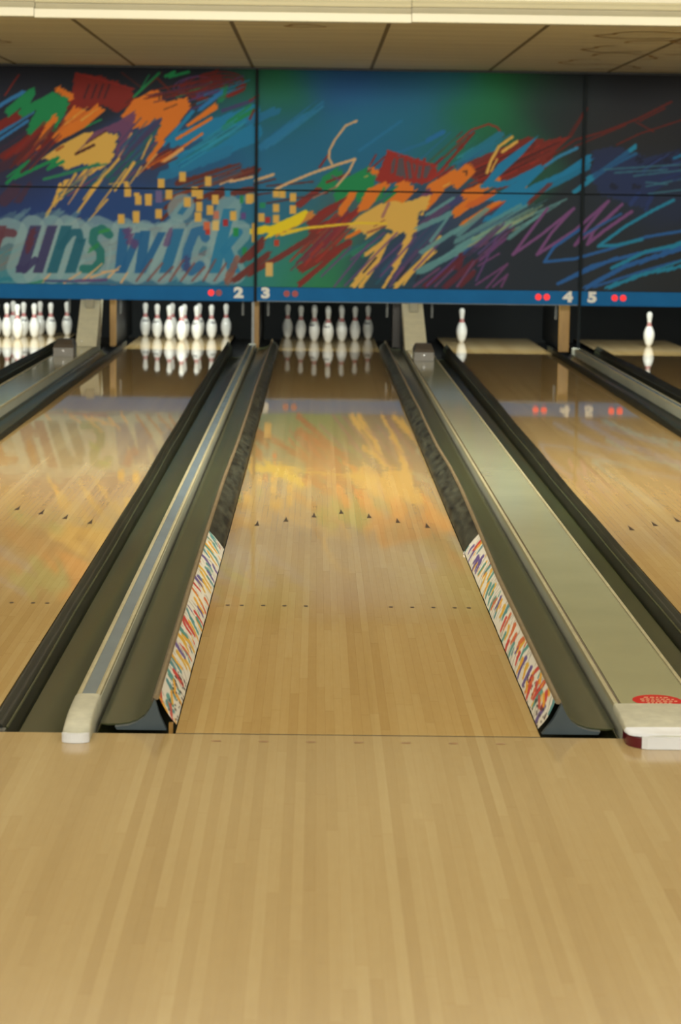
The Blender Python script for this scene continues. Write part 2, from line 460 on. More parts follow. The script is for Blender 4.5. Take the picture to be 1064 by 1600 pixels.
    G([(300, 62), (410, 80), (520, 122), (545, 165), (470, 215), (400, 190), (330, 210), (270, 185)], red, .95)
    for x in (345, 375, 400, 425): S([(x + 8, 108), (x - 12, 160)], 7, (48, 26, 34), .8)
    S([(300, 62), (530, 125)], 6, (132, 38, 34)); S([(500, 180), (620, 80), (690, 150), (740, 90)], 8, dred); S([(480, 60), (560, 120), (640, 60)], 5, dred, .8)
    for k in range(4): E(845 + 8 * k, 112 + 6 * k, 120 - 10 * k, 52 - 8 * k, 6, (116, 32, 34), .85, -.15)
    for k in range(2): E(760 + 10 * k, 108, 75 - 10 * k, 30, 6, (92, 58, 110), .8, -.2)
    G([(790, 70), (860, 45), (880, 100), (800, 130)], red, .6)
    S([(900, 150), (960, 120)], 26, red, .8); S([(880, 210), (1000, 170)], 14, (70, 54, 104), .8)
    H(700, 200, 980, 90, 14, 30, 9, [red, dred, (80, 54, 104), blue], .8, 2)
    S([(530, 155), (630, 62)], 10, green); S([(655, 75), (690, 58), (670, 78), (745, 58)], 12, (28, 140, 84)); S([(700, 158), (835, 100)], 10, green); S([(870, 165), (890, 120)], 30, green, .7)
    S([(560, 120), (590, 70)], 7, green, .8)
    # slate and purple shade under the orange
    S([(450, 450), (660, 240)], 110, (58, 60, 98), .8); S([(420, 500), (560, 390)], 70, (44, 72, 108), .7)
    H(420, 500, 690, 240, 22, 50, 12, [slate, purple, (44, 66, 110), (40, 90, 120), (28, 96, 84)], .8, 3)
    # blue sweep on the right
    S([(690, 330), (1000, 215)], 58, blue); S([(700, 420), (1000, 300)], 72, blue, .95); S([(790, 205), (880, 135)], 16, (36, 110, 170)); S([(650, 340), (760, 215)], 16, blue)
    S([(640, 470), (900, 370)], 40, (30, 112, 156), .9); S([(880, 280), (1000, 210)], 18, green, .9); S([(900, 255), (990, 190)], 12, green, .8)
    H(560, 440, 760, 330, 12, 25, 9, [red, dred, orange], .85, 4)
    # green zig-zag
    S([(35, 215), (125, 140), (95, 215), (215, 150)], 34, green); G([(150, 190), (215, 138), (268, 160), (272, 190), (215, 300), (195, 250), (125, 300), (108, 290)], green)
    S([(120, 290), (220, 170)], 30, green); S([(225, 290), (330, 205), (300, 290), (400, 245)], 7, green)
    # orange hooks
    S([(235, 125), (280, 158)], 26, orange); S([(150, 345), (215, 240)], 28, orange); G([(290, 190), (345, 215), (380, 185), (415, 210), (330, 280), (225, 335), (205, 320), (255, 240)], orange)
    G([(480, 230), (530, 165), (610, 125), (640, 140), (648, 172), (745, 160), (748, 200), (700, 270), (630, 340), (612, 330), (640, 235), (560, 280), (530, 275)], orange)
    S([(610, 148), (632, 142), (630, 165)], 6, (70, 44, 30)); S([(650, 205), (700, 185)], 5, (110, 60, 34))
    S([(850, 195), (740, 270)], 26, orange, 1, 12); S([(835, 240), (700, 320)], 12, orange); S([(640, 335), (590, 400)], 20, orange); S([(800, 300), (640, 410)], 9, orange); S([(720, 360), (650, 410)], 14, (206, 150, 90))
    # ochre body with brush tails
    G([(170, 395), (240, 345), (330, 300), (420, 290), (470, 310), (440, 410), (400, 440), (330, 420), (270, 440), (235, 420)], ochre)
    for p, w in (([(440, 385), (250, 540)], 24), ([(265, 485), (180, 632)], 16), ([(400, 480), (308, 610)], 14), ([(530, 415), (455, 525)], 14), ([(425, 560), (350, 645)], 8),
                 ([(420, 440), (330, 560)], 10), ([(360, 420), (240, 560)], 12), ([(455, 420), (380, 505)], 9), ([(600, 310), (560, 400)], 9), ([(500, 490), (430, 500)], 5), ([(240, 500), (215, 570)], 14)):
        S(p, w, ochre, 1, w * .6)
    # purple brush
    G([(330, 345), (370, 295), (470, 250), (540, 205), (525, 290), (490, 385), (455, 385), (480, 300), (420, 290), (360, 325), (300, 378)], purple, .95)
    S([(300, 380), (372, 345)], 10, (62, 26, 30)); S([(340, 340), (420, 290)], 6, (62, 26, 30), .7); S([(225, 365), (250, 350)], 10, (150, 84, 40))
    H(240, 560, 460, 420, 16, 40, 8, [(40, 96, 90), slate, purple, (30, 80, 120)], .75, 5)
    S([(28, 495), (120, 405), (60, 475), (230, 395), (190, 440), (250, 410)], 13, green); S([(30, 470), (110, 410)], 8, green); S([(175, 480), (290, 450), (390, 420)], 12, (40, 120, 84)); S([(250, 455), (420, 420)], 8, (36, 110, 96), .8)
    # maroon strokes
    for p, w in (([(700, 500), (940, 428)], 28), ([(790, 505), (1010, 445)], 32), ([(665, 590), (760, 510)], 24), ([(690, 555), (850, 470)], 24), ([(600, 440), (700, 395)], 8), ([(830, 550), (1000, 520)], 26), ([(640, 640), (720, 560)], 14), ([(740, 580), (880, 520)], 18)):
        S(p, w, (96, 42, 36), .95)
    S([(870, 500), (920, 480)], 6, peach); S([(910, 490), (1000, 470)], 8, peach)
    # lower panel haze behind the lettering
    S([(0, 770), (180, 770)], 60, (128, 92, 84), .5); S([(0, 680), (180, 700)], 70, (110, 84, 90), .45); S([(430, 730), (640, 690)], 60, (80, 60, 96), .6); S([(460, 690), (680, 690)], 40, (90, 46, 60), .6)
    H(0, 840, 330, 640, 16, 50, 12, [(120, 90, 92), (140, 96, 74), (70, 110, 130)], .5, 6)
    H(330, 860, 640, 640, 14, 50, 12, [(110, 60, 60), (60, 110, 120), (80, 70, 110)], .55, 7)
    H(640, 880, 900, 740, 18, 40, 10, [(120, 64, 64), (96, 60, 100), (60, 120, 150)], .75, 8)
    # pale lettering: wide glow strokes, then the coloured letter bodies
    def letters(w, pick, al):
        U = [([(-70, 850), (0, 660)], 0), ([(-20, 720), (30, 680), (60, 690)], 0),
             ([(130, 670), (75, 830), (90, 850), (150, 790)], 1), ([(205, 670), (140, 850)], 1),
             ([(265, 670), (205, 850)], 2), ([(240, 740), (300, 680), (320, 700), (270, 850)], 2),
             ([(425, 690), (385, 672), (355, 710), (395, 770), (380, 830), (330, 850)], 3),
             ([(490, 680), (470, 840), (560, 720)], 4), ([(570, 690), (540, 850), (650, 700)], 4),
             ([(690, 680), (640, 850)], 5), ([(710, 600), (722, 585)], 5),
             ([(820, 700), (790, 680), (745, 740), (725, 820), (745, 850), (790, 830)], 6),
             ([(905, 590), (845, 850)], 7), ([(945, 690), (880, 760), (925, 850)], 7)]
        cv.X, cv.Y = cv.plain
        for p, k in U: S(p, w, pick(k), al)
        cv.X, cv.Y = brushed
    for k, (xa, ya, xb, yb) in enumerate(((520, 300, 455, 420), (500, 440, 380, 600), (470, 400, 360, 520), (340, 470, 270, 580), (300, 460, 215, 590), (560, 430, 500, 520), (620, 380, 540, 470), (440, 520, 390, 590))):
        S([(xa, ya), (xb, yb)], (9, 7, 12, 10, 12, 7, 7, 6)[k], ochre if k % 3 else (196, 150, 90), .95, 4)
    H(470, 400, 620, 230, 18, 40, 9, [slate, (70, 54, 90), (44, 74, 120), (30, 90, 96)], .75, 31); H(240, 300, 380, 200, 10, 30, 8, [orange, (176, 84, 36), ochre], .8, 32)
    H(60, 430, 220, 260, 22, 50, 10, [dred, (128, 44, 34), (70, 36, 50)], .7, 33); H(700, 420, 1000, 230, 20, 40, 9, [(30, 132, 172), (22, 96, 140), (40, 140, 170), (28, 104, 116)], .6, 34)
    H(620, 560, 980, 430, 18, 40, 10, [(96, 42, 36), (120, 60, 44), (36, 90, 130)], .7, 35); H(560, 160, 960, 80, 26, 40, 5, [red, dred, (80, 40, 60)], .75, 36)
    G([(-60, 668), (40, 610), (130, 620), (230, 600), (320, 650), (460, 660), (660, 655), (700, 575), (760, 570), (760, 660), (860, 640), (930, 560), (955, 570), (920, 760), (940, 870), (-60, 870)], (106, 140, 146), .42)
    H(60, 860, 900, 640, 40, 60, 9, [(130, 110, 110), (96, 136, 150), (120, 92, 80), (70, 120, 140)], .35, 37)
    S([(460, 662), (700, 662)], 20, pale, .6); S([(170, 866), (905, 876)], 24, pale, .55); S([(880, 668), (985, 664)], 14, pale, .6)
    S([(0, 855), (180, 868)], 34, (84, 138, 150), .6)
    letters(96, lambda k: (134, 164, 168), .68); 
    S([(905, 600), (960, 560)], 24, pale, .6); S([(950, 570), (880, 870)], 20, pale, .5); S([(735, 570), (690, 640)], 34, pale, .5); S([(60, 640), (110, 600)], 20, pale, .5); S([(190, 650), (235, 610)], 24, pale, .5); S([(265, 650), (310, 610)], 20, pale, .5)
    tone = [(96, 58, 70), (58, 56, 96), (30, 92, 112), (34, 108, 104), (30, 92, 142), (34, 104, 148), (40, 100, 148), (34, 116, 156)]
    cv.X, cv.Y = cv.plain
    def stem(xb, y0, k, w=44, y1=852, sl=.31): G([(xb + (y1 - y0) * sl - w / 2, y0), (xb + (y1 - y0) * sl + w / 2, y0), (xb + w / 2, y1), (xb - w / 2, y1)], tone[k], .93)
    stem(-52, 664, 0); S([(-10, 730), (22, 690), (52, 694)], 34, tone[0], .93)
    stem(84, 664, 1, 46); stem(150, 664, 1, 40); S([(76, 832), (96, 842), (140, 800)], 26, tone[1], .93)
    stem(206, 664, 2); stem(278, 716, 2); S([(240, 748), (282, 692), (312, 690), (318, 722)], 30, tone[2], .93)
    S([(432, 700), (404, 676), (372, 690), (368, 726), (398, 766), (398, 806), (370, 838), (330, 836)], 34, tone[3], .93)
    stem(474, 674, 4, 42, sl=.10); stem(484, 690, 4, 32, sl=.42); stem(552, 684, 4, 40, sl=.14); stem(560, 690, 4, 32, sl=.50)
    stem(652, 676, 5, 46); G([(700, 616), (730, 575), (752, 580), (722, 622)], tone[5], .9)
    S([(812, 712), (800, 682), (770, 690), (742, 760), (732, 822), (756, 846), (792, 822)], 36, tone[6], .93)
    stem(846, 596, 7, 48, sl=.24); S([(944, 690), (884, 764)], 32, tone[7], .93); G([(872, 752), (912, 744), (952, 852), (902, 852)], tone[7], .93)
    cv.X, cv.Y = brushed
    S([(130, 690), (110, 760)], 26, (96, 44, 52), .7); S([(500, 690), (530, 740)], 34, (92, 62, 110), .8); S([(670, 690), (655, 740)], 24, (92, 62, 110), .7)
    S([(740, 790), (735, 840)], 22, (60, 60, 110), .7); S([(390, 740), (360, 760)], 16, (40, 130, 70), .7); S([(395, 690), (430, 680)], 14, (50, 140, 70), .8)
    # little ochre tiles
    for x, y in ((722, 470), (638, 497), (823, 488), (505, 530), (547, 562), (587, 565), (668, 540), (740, 570), (788, 588), (783, 630), (830, 603), (627, 617), (480, 637), (538, 633), (852, 560), (922, 624), (985, 557), (790, 540), (770, 530)):
        R(x, y, ochre)
    R(538, 620, ochre, 28, 30); R(587, 550, ochre, 30, 24); R(853, 663, (206, 178, 110), 26, 40); R(855, 622, (190, 110, 84), 22, 32, .9); R(818, 665, (196, 100, 64), 24, 34); R(822, 690, (178, 54, 40), 18, 22)
    R(500, 500, ochre, 18, 22); R(628, 548, (104, 92, 136), 26, 48); R(892, 652, (160, 40, 44), 20, 28); R(933, 690, (30, 134, 76), 22, 34); R(900, 535, (40, 130, 170), 22, 30); R(962, 625, (92, 70, 128), 18, 26); R(955, 560, (34, 130, 76), 14, 30); R(967, 765, (30, 130, 76), 18, 30); R(540, 540, ochre, 22, 14)
    # tick strokes along the bottom edge
    for p in ([(170, 888), (200, 855)], [(255, 892), (320, 850)], [(330, 880), (405, 815)], [(360, 870), (420, 850)], [(430, 870), (475, 825)], [(480, 890), (505, 850)], [(405, 850), (470, 840)]):
        S(p, 10, peach, .95, 5)
    for k in range(9): S([(540 + 44 * k, 884), (600 + 42 * k, 800 + 14 * (k % 3))], 9, (124, 70, 66), .75)
    S([(300, 884), (420, 880)], 12, (96, 60, 110), .8); S([(180, 884), (290, 886)], 10, (60, 60, 110), .8); S([(0, 880), (170, 884)], 10, (30, 120, 84), .7); S([(900, 886), (935, 800)], 30, (134, 84, 72), .8)
    S([(930, 880), (1060, 780)], 26, (104, 46, 42), .95); S([(960, 800), (1040, 720)], 24, (104, 46, 42), .95)
    # ---- middle picture
    S, G, R, E, H = T(390, 90, 3.04)
    H(40, 440, 340, 210, 16, 26, 12, [(34, 112, 158), (40, 120, 164), (28, 96, 140)], .7, 11)
    S([(520, 440), (720, 300)], 14, (34, 112, 160), .7); S([(0, 300), (120, 255)], 40, (30, 108, 156), .8)
    S([(40, 180), (0, 205)], 10, red, .8); S([(20, 250), (0, 290)], 12, red, .8)
    H(820, 560, 1064, 340, 22, 60, 10, [red, (34, 100, 150), (28, 112, 84), (110, 60, 96)], .75, 12)
    S([(900, 545), (1064, 355)], 12, red); S([(840, 395), (915, 355)], 22, (32, 104, 160)); S([(1000, 470), (1064, 432)], 20, (40, 130, 140)); S([(700, 450), (840, 400)], 14, (32, 104, 150), .8)
    S([(330, 520), (380, 450)], 9, red)
    # green
    G([(310, 620), (350, 560), (425, 515), (435, 560), (395, 600), (480, 560), (560, 515), (600, 575), (580, 640), (510, 692), (500, 640), (470, 650), (405, 692), (400, 640)], green)
    S([(365, 590), (470, 550)], 12, red, .9); S([(390, 560), (430, 580)], 9, purple, .9); S([(545, 565), (560, 560)], 5, ochre)
    # red block
    G([(650, 440), (880, 512), (900, 560), (830, 600), (700, 590), (610, 600), (600, 560), (640, 480)], (142, 42, 36))
    G([(690, 470), (860, 520), (840, 570), (760, 575), (660, 540)], (60, 84, 96), .75)
    for x in (700, 735, 765, 800, 830): S([(x, 480), (x - 15 + (x % 2) * 30, 580)], 12, (142, 42, 36), .95)
    S([(655, 440), (890, 516)], 8, (150, 44, 38)); S([(570, 510), (600, 460)], 8, red); S([(560, 540), (640, 470)], 8, red)
    H(860, 600, 1000, 490, 18, 30, 9, [red, (150, 44, 38), (110, 54, 84)], .9, 13)
    # red scatter on the left
    for p, w in (([(230, 700), (330, 620)], 34), ([(300, 780), (410, 705)], 46), ([(330, 740), (470, 660)], 24), ([(300, 820), (500, 740)], 40), ([(240, 1005), (470, 880)], 44), ([(240, 1075), (420, 920)], 28), ([(400, 820), (540, 700)], 30)):
        S(p, w, (126, 40, 36), .92, w * .7)
    H(230, 1000, 520, 700, 26, 60, 12, [(126, 40, 36), (150, 48, 40), (110, 44, 60)], .85, 14)
    # orange
    G([(565, 508), (612, 532), (602, 568), (580, 545)], orange); S([(870, 620), (1000, 545)], 58, orange); S([(960, 560), (1035, 530)], 46, orange); G([(700, 590), (740, 580), (790, 630), (730, 690), (640, 690), (680, 650)], orange)
    G([(560, 620), (640, 590), (670, 600), (560, 720), (500, 740), (520, 690)], orange); S([(490, 645), (430, 735)], 34, orange); S([(1064, 660), (985, 730)], 34, orange); S([(470, 850), (560, 800)], 20, orange); S([(840, 700), (900, 630)], 40, orange)
    S([(1015, 540), (1032, 535), (1030, 555)], 6, (70, 44, 30)); S([(920, 610), (960, 590)], 6, ochre)
    S([(600, 680), (640, 615), (620, 670), (700, 610)], 8, green); S([(690, 640), (640, 680)], 12, green)
    # purple and slate under the ochre
    S([(640, 1000), (900, 760)], 120, (44, 60, 92), .7); H(620, 1080, 960, 700, 26, 70, 14, [slate, (40, 70, 100), (34, 84, 104), purple], .8, 15)
    S([(790, 700), (850, 640)], 36, purple); S([(820, 790), (960, 690)], 30, (84, 64, 100), .9); S([(960, 690), (1050, 640)], 30, (60, 62, 110), .9)
    H(460, 960, 640, 850, 14, 40, 12, [(40, 120, 90), (46, 110, 100), (36, 96, 110)], .8, 16)
    # ochre body and tails
    G([(470, 800), (520, 750), (620, 690), (760, 680), (840, 650), (850, 690), (800, 740), (800, 820), (760, 840), (700, 830), (640, 800), (560, 855), (520, 820)], ochre)
    S([(630, 755), (660, 690)], 14, (140, 90, 100), .8); S([(560, 830), (640, 800)], 10, (120, 60, 60), .8); S([(590, 800), (640, 770)], 7, (150, 90, 60), .8)
    for p, w in (([(700, 830), (550, 935)], 24), ([(770, 820), (690, 985)], 26), ([(660, 850), (490, 1090)], 34), ([(740, 910), (640, 1090)], 18), ([(870, 920), (690, 1090)], 30), ([(600, 960), (530, 1085)], 28), ([(640, 900), (600, 990)], 16), ([(850, 660), (820, 740)], 18), ([(905, 850), (820, 950)], 14), ([(800, 980), (730, 1080)], 12)):
        S(p, w, ochre, 1, w * .8)
    for p in ([(400, 1090), (560, 890)], [(450, 1085), (700, 830)], [(560, 1030), (720, 880)], [(720, 1000), (665, 1090)], [(340, 1040), (480, 900)], [(620, 1040), (790, 850)], [(780, 1010), (900, 880)], [(480, 960), (640, 830)]):
        S(p, 9, (100, 66, 116), .85)
    S([(540, 1020), (600, 950)], 10, (36, 44, 60)); S([(700, 1060), (760, 980)], 12, (36, 44, 60)); S([(790, 1060), (840, 970)], 10, (36, 44, 60))
    # teal-grey strokes
    for p, w in (([(800, 810), (1064, 690)], 26), ([(820, 920), (1064, 765)], 24), ([(810, 1015), (1064, 880)], 36), ([(850, 740), (960, 670)], 18), ([(900, 960), (1064, 850)], 14), ([(860, 870), (940, 760)], 16)):
        S(p, w, teal, .9, w * .8)
    for p, w, c in (([(830, 1088), (1000, 960)], 26, (92, 36, 50)), ([(930, 1090), (1064, 970)], 30, (92, 36, 50)), ([(780, 1088), (900, 1000)], 12, purple), ([(880, 1088), (1010, 960)], 10, purple), ([(985, 1088), (1064, 1010)], 12, purple), ([(840, 1085), (990, 940)], 8, (90, 66, 130)), ([(1000, 940), (1064, 880)], 20, (46, 66, 120))):
        S(p, w, c, .9)
    # peach ribbon, maroon lines
    S([(80, 608), (300, 588)], 8, (84, 44, 42)); S([(80, 690), (370, 640)], 8, (84, 44, 42)); S([(20, 600), (120, 575)], 9, (84, 44, 42)); S([(30, 650), (100, 640)], 8, (84, 44, 42))
    S([(508, 300), (455, 322), (405, 388), (378, 440), (375, 475), (390, 503)], 10, peach); S([(25, 582), (112, 553)], 13, peach)
    S([(125, 622), (180, 595), (300, 545), (420, 505), (500, 480)], 12, peach); S([(500, 480), (470, 540), (410, 612)], 10, peach); S([(410, 612), (300, 665)], 7, (150, 100, 84))
    S([(0, 1025), (120, 960), (250, 880), (310, 840)], 28, (108, 48, 44)); S([(0, 950), (60, 890)], 26, (108, 48, 44))
    S([(130, 830), (290, 745)], 34, (206, 128, 50), .9); G([(0, 812), (100, 795), (180, 765), (255, 728), (272, 740), (240, 790), (160, 825), (70, 862), (90, 835), (0, 842)], yellow)
    S([(180, 825), (270, 808), (400, 795), (520, 784), (650, 787)], 14, (214, 184, 46), 1, 8); S([(150, 840), (240, 815)], 14, (214, 184, 46))
    for x, y in ((5, 665), (125, 643), (155, 645), (205, 662), (125, 713), (205, 720), (55, 757), (125, 765)): R(x, y, ochre, 30, 40)
    R(92, 1006, (206, 170, 100), 34, 66); R(85, 770, (160, 48, 44), 26, 30); R(127, 880, (170, 60, 40), 22, 30); R(22, 830, ochre, 24, 90); R(60, 700, (34, 130, 90), 30, 26)
    # ---- right picture
    S, G, R, E, H = T(714, 90, 3.04)
    S([(0, 400), (70, 342), (150, 315), (190, 330), (220, 372)], 9, (134, 46, 34)); S([(0, 430), (50, 390)], 8, red, .8)
    H(0, 520, 230, 380, 24, 40, 12, [(32, 110, 140), (28, 104, 110), (36, 90, 140)], .85, 21); S([(40, 470), (210, 360)], 34, (32, 112, 144), .9); S([(70, 500), (200, 425)], 18, (32, 112, 144), .9)
    G([(30, 505), (180, 440), (330, 375), (420, 390), (545, 370), (470, 440), (450, 500), (330, 600), (200, 620), (90, 590)], (126, 36, 30), .85)
    H(40, 600, 480, 400, 40, 60, 9, [(126, 36, 30), (150, 44, 34), (70, 34, 34), (96, 30, 28)], .8, 22)
    for p, w in (([(540, 375), (620, 240)], 9), ([(430, 480), (560, 390), (700, 350), (860, 290), (1020, 210)], 11), ([(760, 412), (870, 360), (1064, 300)], 8), ([(850, 305), (935, 350)], 7), ([(560, 420), (800, 320)], 8), ([(600, 260), (530, 370)], 6), ([(870, 300), (990, 240)], 8)):
        S(p, w, (96, 32, 28), .9)
    S([(262, 376), (200, 420), (160, 490), (142, 545)], 14, ochre); S([(284, 398), (215, 445)], 15, ochre); S([(190, 480), (160, 540)], 8, ochre)
    # orange
    S([(0, 585), (50, 535)], 64, orange); S([(40, 650), (190, 585)], 40, orange); S([(30, 790), (320, 610)], 28, orange); S([(0, 730), (110, 650)], 44, orange); S([(60, 700), (180, 640)], 30, (196, 96, 40)); S([(30, 540), (46, 536), (44, 556)], 6, (60, 40, 30))
    S([(60, 780), (240, 680)], 10, (150, 50, 40), .9)
    # blue
    G([(130, 590), (200, 500), (240, 470), (400, 358), (300, 470), (190, 570), (150, 610)], blue); S([(125, 608), (250, 590), (405, 515)], 26, blue); G([(130, 680), (260, 600), (400, 520), (420, 525), (320, 620), (500, 540), (625, 455), (650, 480), (560, 560), (380, 650), (210, 760), (130, 785), (230, 680)], blue)
    S([(140, 770), (330, 690)], 30, blue); S([(560, 635), (700, 530), (850, 420)], 22, (32, 126, 164)); S([(620, 570), (850, 455)], 16, (32, 126, 164)); S([(420, 512), (480, 470), (570, 428)], 15, (48, 122, 164)); S([(380, 640), (620, 520)], 26, (26, 110, 150)); S([(650, 560), (800, 470)], 12, (36, 116, 156)); S([(340, 690), (440, 600)], 20, red, .7)
    # teal-grey combing
    for p, w in (([(0, 835), (140, 720)], 36), ([(0, 905), (250, 780)], 30), ([(0, 870), (300, 700)], 26), ([(240, 860), (430, 715)], 22), ([(230, 800), (520, 670)], 14), ([(120, 830), (330, 700)], 18), ([(0, 930), (110, 850)], 22), ([(330, 790), (490, 690)], 10)):
        S(p, w, teal, .8, w * .6)
    H(60, 880, 420, 690, 22, 50, 8, [teal, (130, 160, 130), (70, 110, 130), (150, 150, 110)], .7, 23)
    H(60, 960, 260, 780, 20, 40, 9, [purple, (86, 70, 120), (70, 50, 80)], .8, 24)
    S([(0, 1000), (20, 940)], 30, (90, 34, 46), .9); S([(20, 1080), (80, 1020)], 26, (92, 36, 44), .9); S([(0, 1088), (80, 970)], 10, purple)
    S([(90, 1080), (240, 980), (140, 1095)], 10, (100, 60, 104)); S([(210, 1090), (240, 1030), (170, 1090)], 10, (100, 60, 104)); S([(100, 990), (200, 930)], 9, (100, 60, 104)); S([(110, 960), (230, 860)], 12, (100, 60, 110)); S([(90, 1060), (190, 850)], 9, (90, 60, 110))
    # dim navy figure patch
    G([(640, 440), (760, 420), (900, 470), (1064, 440), (1064, 560), (930, 640), (900, 720), (680, 650), (640, 560)], (36, 52, 104), .55)
    for x, y in ((745, 608), (850, 610), (870, 480), (930, 520), (1000, 490)): S([(x - 8, y), (x + 8, y + 4)], 26, (28, 32, 52), .8)
    H(850, 560, 1050, 440, 16, 30, 8, [(30, 40, 80), (44, 64, 120), (30, 34, 56)], .8, 25); S([(830, 690), (860, 650)], 24, (38, 58, 112), .8); S([(900, 720), (920, 660)], 20, (36, 54, 108), .7)
    for p in ([(700, 530), (1064, 540)], [(840, 560), (1064, 545)], [(900, 610), (1064, 575)], [(910, 645), (1064, 625)], [(900, 590), (1000, 600)], [(750, 545), (1000, 530)]):
        S(p, 8, (58, 116, 134), .75)
    # purple zig-zags, blue and teal ribbons
    pz = (112, 70, 120)
    S([(430, 715), (365, 800), (265, 935)], 14, pz); S([(265, 935), (400, 840), (555, 715)], 14, pz); S([(555, 715), (450, 830), (380, 935)], 14, pz); S([(380, 935), (560, 820), (720, 680)], 15, pz); S([(720, 680), (620, 800), (560, 890)], 14, pz); S([(560, 890), (690, 780), (785, 695)], 14, pz); S([(830, 730), (700, 820), (620, 885), (650, 820), (760, 720)], 16, pz)
    bz = (38, 90, 152)
    S([(590, 810), (460, 900), (415, 970), (560, 955), (720, 910), (900, 850), (1064, 810)], 14, bz); S([(780, 740), (600, 840)], 12, bz, .8); S([(1064, 885), (860, 930), (640, 990), (480, 1075), (600, 1020), (760, 950)], 16, bz); S([(610, 1095), (800, 990), (1064, 900)], 22, bz); S([(650, 1090), (900, 1010), (1064, 970)], 14, bz, .9)
    tz = (32, 124, 158)
    S([(1030, 675), (930, 725), (800, 800), (672, 895), (760, 890), (880, 862)], 15, tz); S([(1064, 850), (900, 920), (735, 1000)], 16, tz); S([(1064, 960), (880, 1030), (712, 1095)], 19, tz); S([(1064, 940), (800, 1060)], 9, tz, .9)
    H(1060, 900, 1500, 640, 26, 90, 16, [bz, tz, (36, 90, 120), pz], .9, 41); H(1060, 560, 1700, 300, 26, 110, 14, [(96, 32, 28), (58, 116, 134), (36, 52, 104), blue], .8, 42)
    H(1500, 1000, 2000, 620, 30, 120, 22, [ochre, orange, red, green], .9, 43); H(1650, 820, 2150, 420, 30, 120, 22, [blue, purple, orange, ochre], .9, 44)
    return cv

MURAL = paint_mural()
MURAL_GAIN = 1.25
#@@END

# ================================================================= layout (metres): y runs down the lanes from the foul line, z = 0 is the lane
CX = [-3.405, -1.605, 0.0, 1.785, 3.385]
HW = 0.527
BOARD = 1.0541 / 39
WORD = ['one', 'two', 'three', 'four', 'five']
LEN = 19.75
MASK_Y = 17.0

# ---------------------------------------------------------------- shell
b = MB()
b.box(-9, 9, -9, -.003, -0.12, 0.0, 'approach')
for c in CX:
    for k in range(-3, 4):
        x = c + k * 5 * BOARD
        b.add([(x - .013, -.094, .0005), (x + .013, -.094, .0005), (x + .013, -.078, .0005), (x - .013, -.078, .0005)], [(0, 1, 2, 3)], 'bolt')
structure(b.build('floor'))
b = MB(); b.box(-9, 9, 0.001, 21.2, -0.2, -0.14, 'bed')
for c in CX: b.box(c - HW, c + HW, -.0025, .0105, -.14, -.0012, 'bed')
b.box(-9, 9, .012, .02, -.141, -.14, 'bed'); structure(b.build('floor'))
# the lanes outside the picture: plain boarded floor either side
b = MB(); b.box(-9, CX[0] - HW - .30, .006, 17.2, -.13, 0, 'lane'); b.box(CX[4] + HW + .30, 9, .006, 17.2, -.13, 0, 'lane'); structure(b.build('floor'))

b = MB()
b.box(-9, 9, 11.03, 21.2, 2.89, 2.96, 'ceiling')
for k in range(15):
    x = -8.075 + 1.21 * k
    b.box(x - .016, x + .016, 11.035, 17.0, 2.887, 2.8905, 'ceil_joint')
r = random.Random(3)
def ribbon(pts, w):
    up = []; dn = []
    for i, p in enumerate(pts):
        q_ = pts[min(i + 1, len(pts) - 1)]; o_ = pts[max(i - 1, 0)]
        d = Vector((q_[0] - o_[0], q_[1] - o_[1])).normalized(); n = Vector((-d.y, d.x)) * w / 2
        up.append((p[0] + n.x, p[1] + n.y, 2.8865)); dn.append((p[0] - n.x, p[1] - n.y, 2.8865))
    b.sheet([up, dn], 'stain')
for (cx, cy, rx, ry, a0, a1) in ((2.55, 12.0, .42, .35, 60, 300), (2.75, 12.9, .40, .35, -160, 60), (2.5, 13.6, .30, .4, 40, 250), (2.62, 14.6, .32, .45, -170, 40), (2.45, 15.4, .26, .4, 60, 280), (2.7, 16.1, .3, .35, -120, 120), (3.1, 12.4, .3, .5, 100, 330), (3.0, 13.8, .25, .5, -90, 90), (-3.1, 13.7, .22, .3, -80, 120), (-.25, 11.5, .14, .14, 0, 340)):
    ribbon([(cx + rx * (1 + .15 * math.sin(5 * t)) * math.cos(t), cy + ry * (1 + .2 * math.sin(3 * t + 1)) * math.sin(t)) for t in [math.radians(a0 + (a1 - a0) * k / 30) for k in range(31)]], .035)
structure(b.build('ceiling'))
b = MB(); b.box(-9, 9, -9, 11.0, 3.30, 3.36, 'white_ceiling'); structure(b.build('ceiling'))
b = MB(); b.box(-9, 9, 11.03, 11.08, 2.96, 3.36, 'white_ceiling'); structure(b.build('ceiling'))
for name, x0, x1 in (('wall_left', -9.06, -9.0), ('wall_right', 9.0, 9.06)):
    b = MB(); b.box(x0, x1, -9, 21.2, -.2, 3.36, 'wall'); structure(b.build(name))
b = MB(); b.box(-9, 9, -9.06, -9.0, -.2, 3.36, 'wall'); structure(b.build('wall_rear'))
b = MB(); b.box(-9, 9, 21.2, 21.26, -.2, 2.96, 'pit'); structure(b.build('wall_pit'))
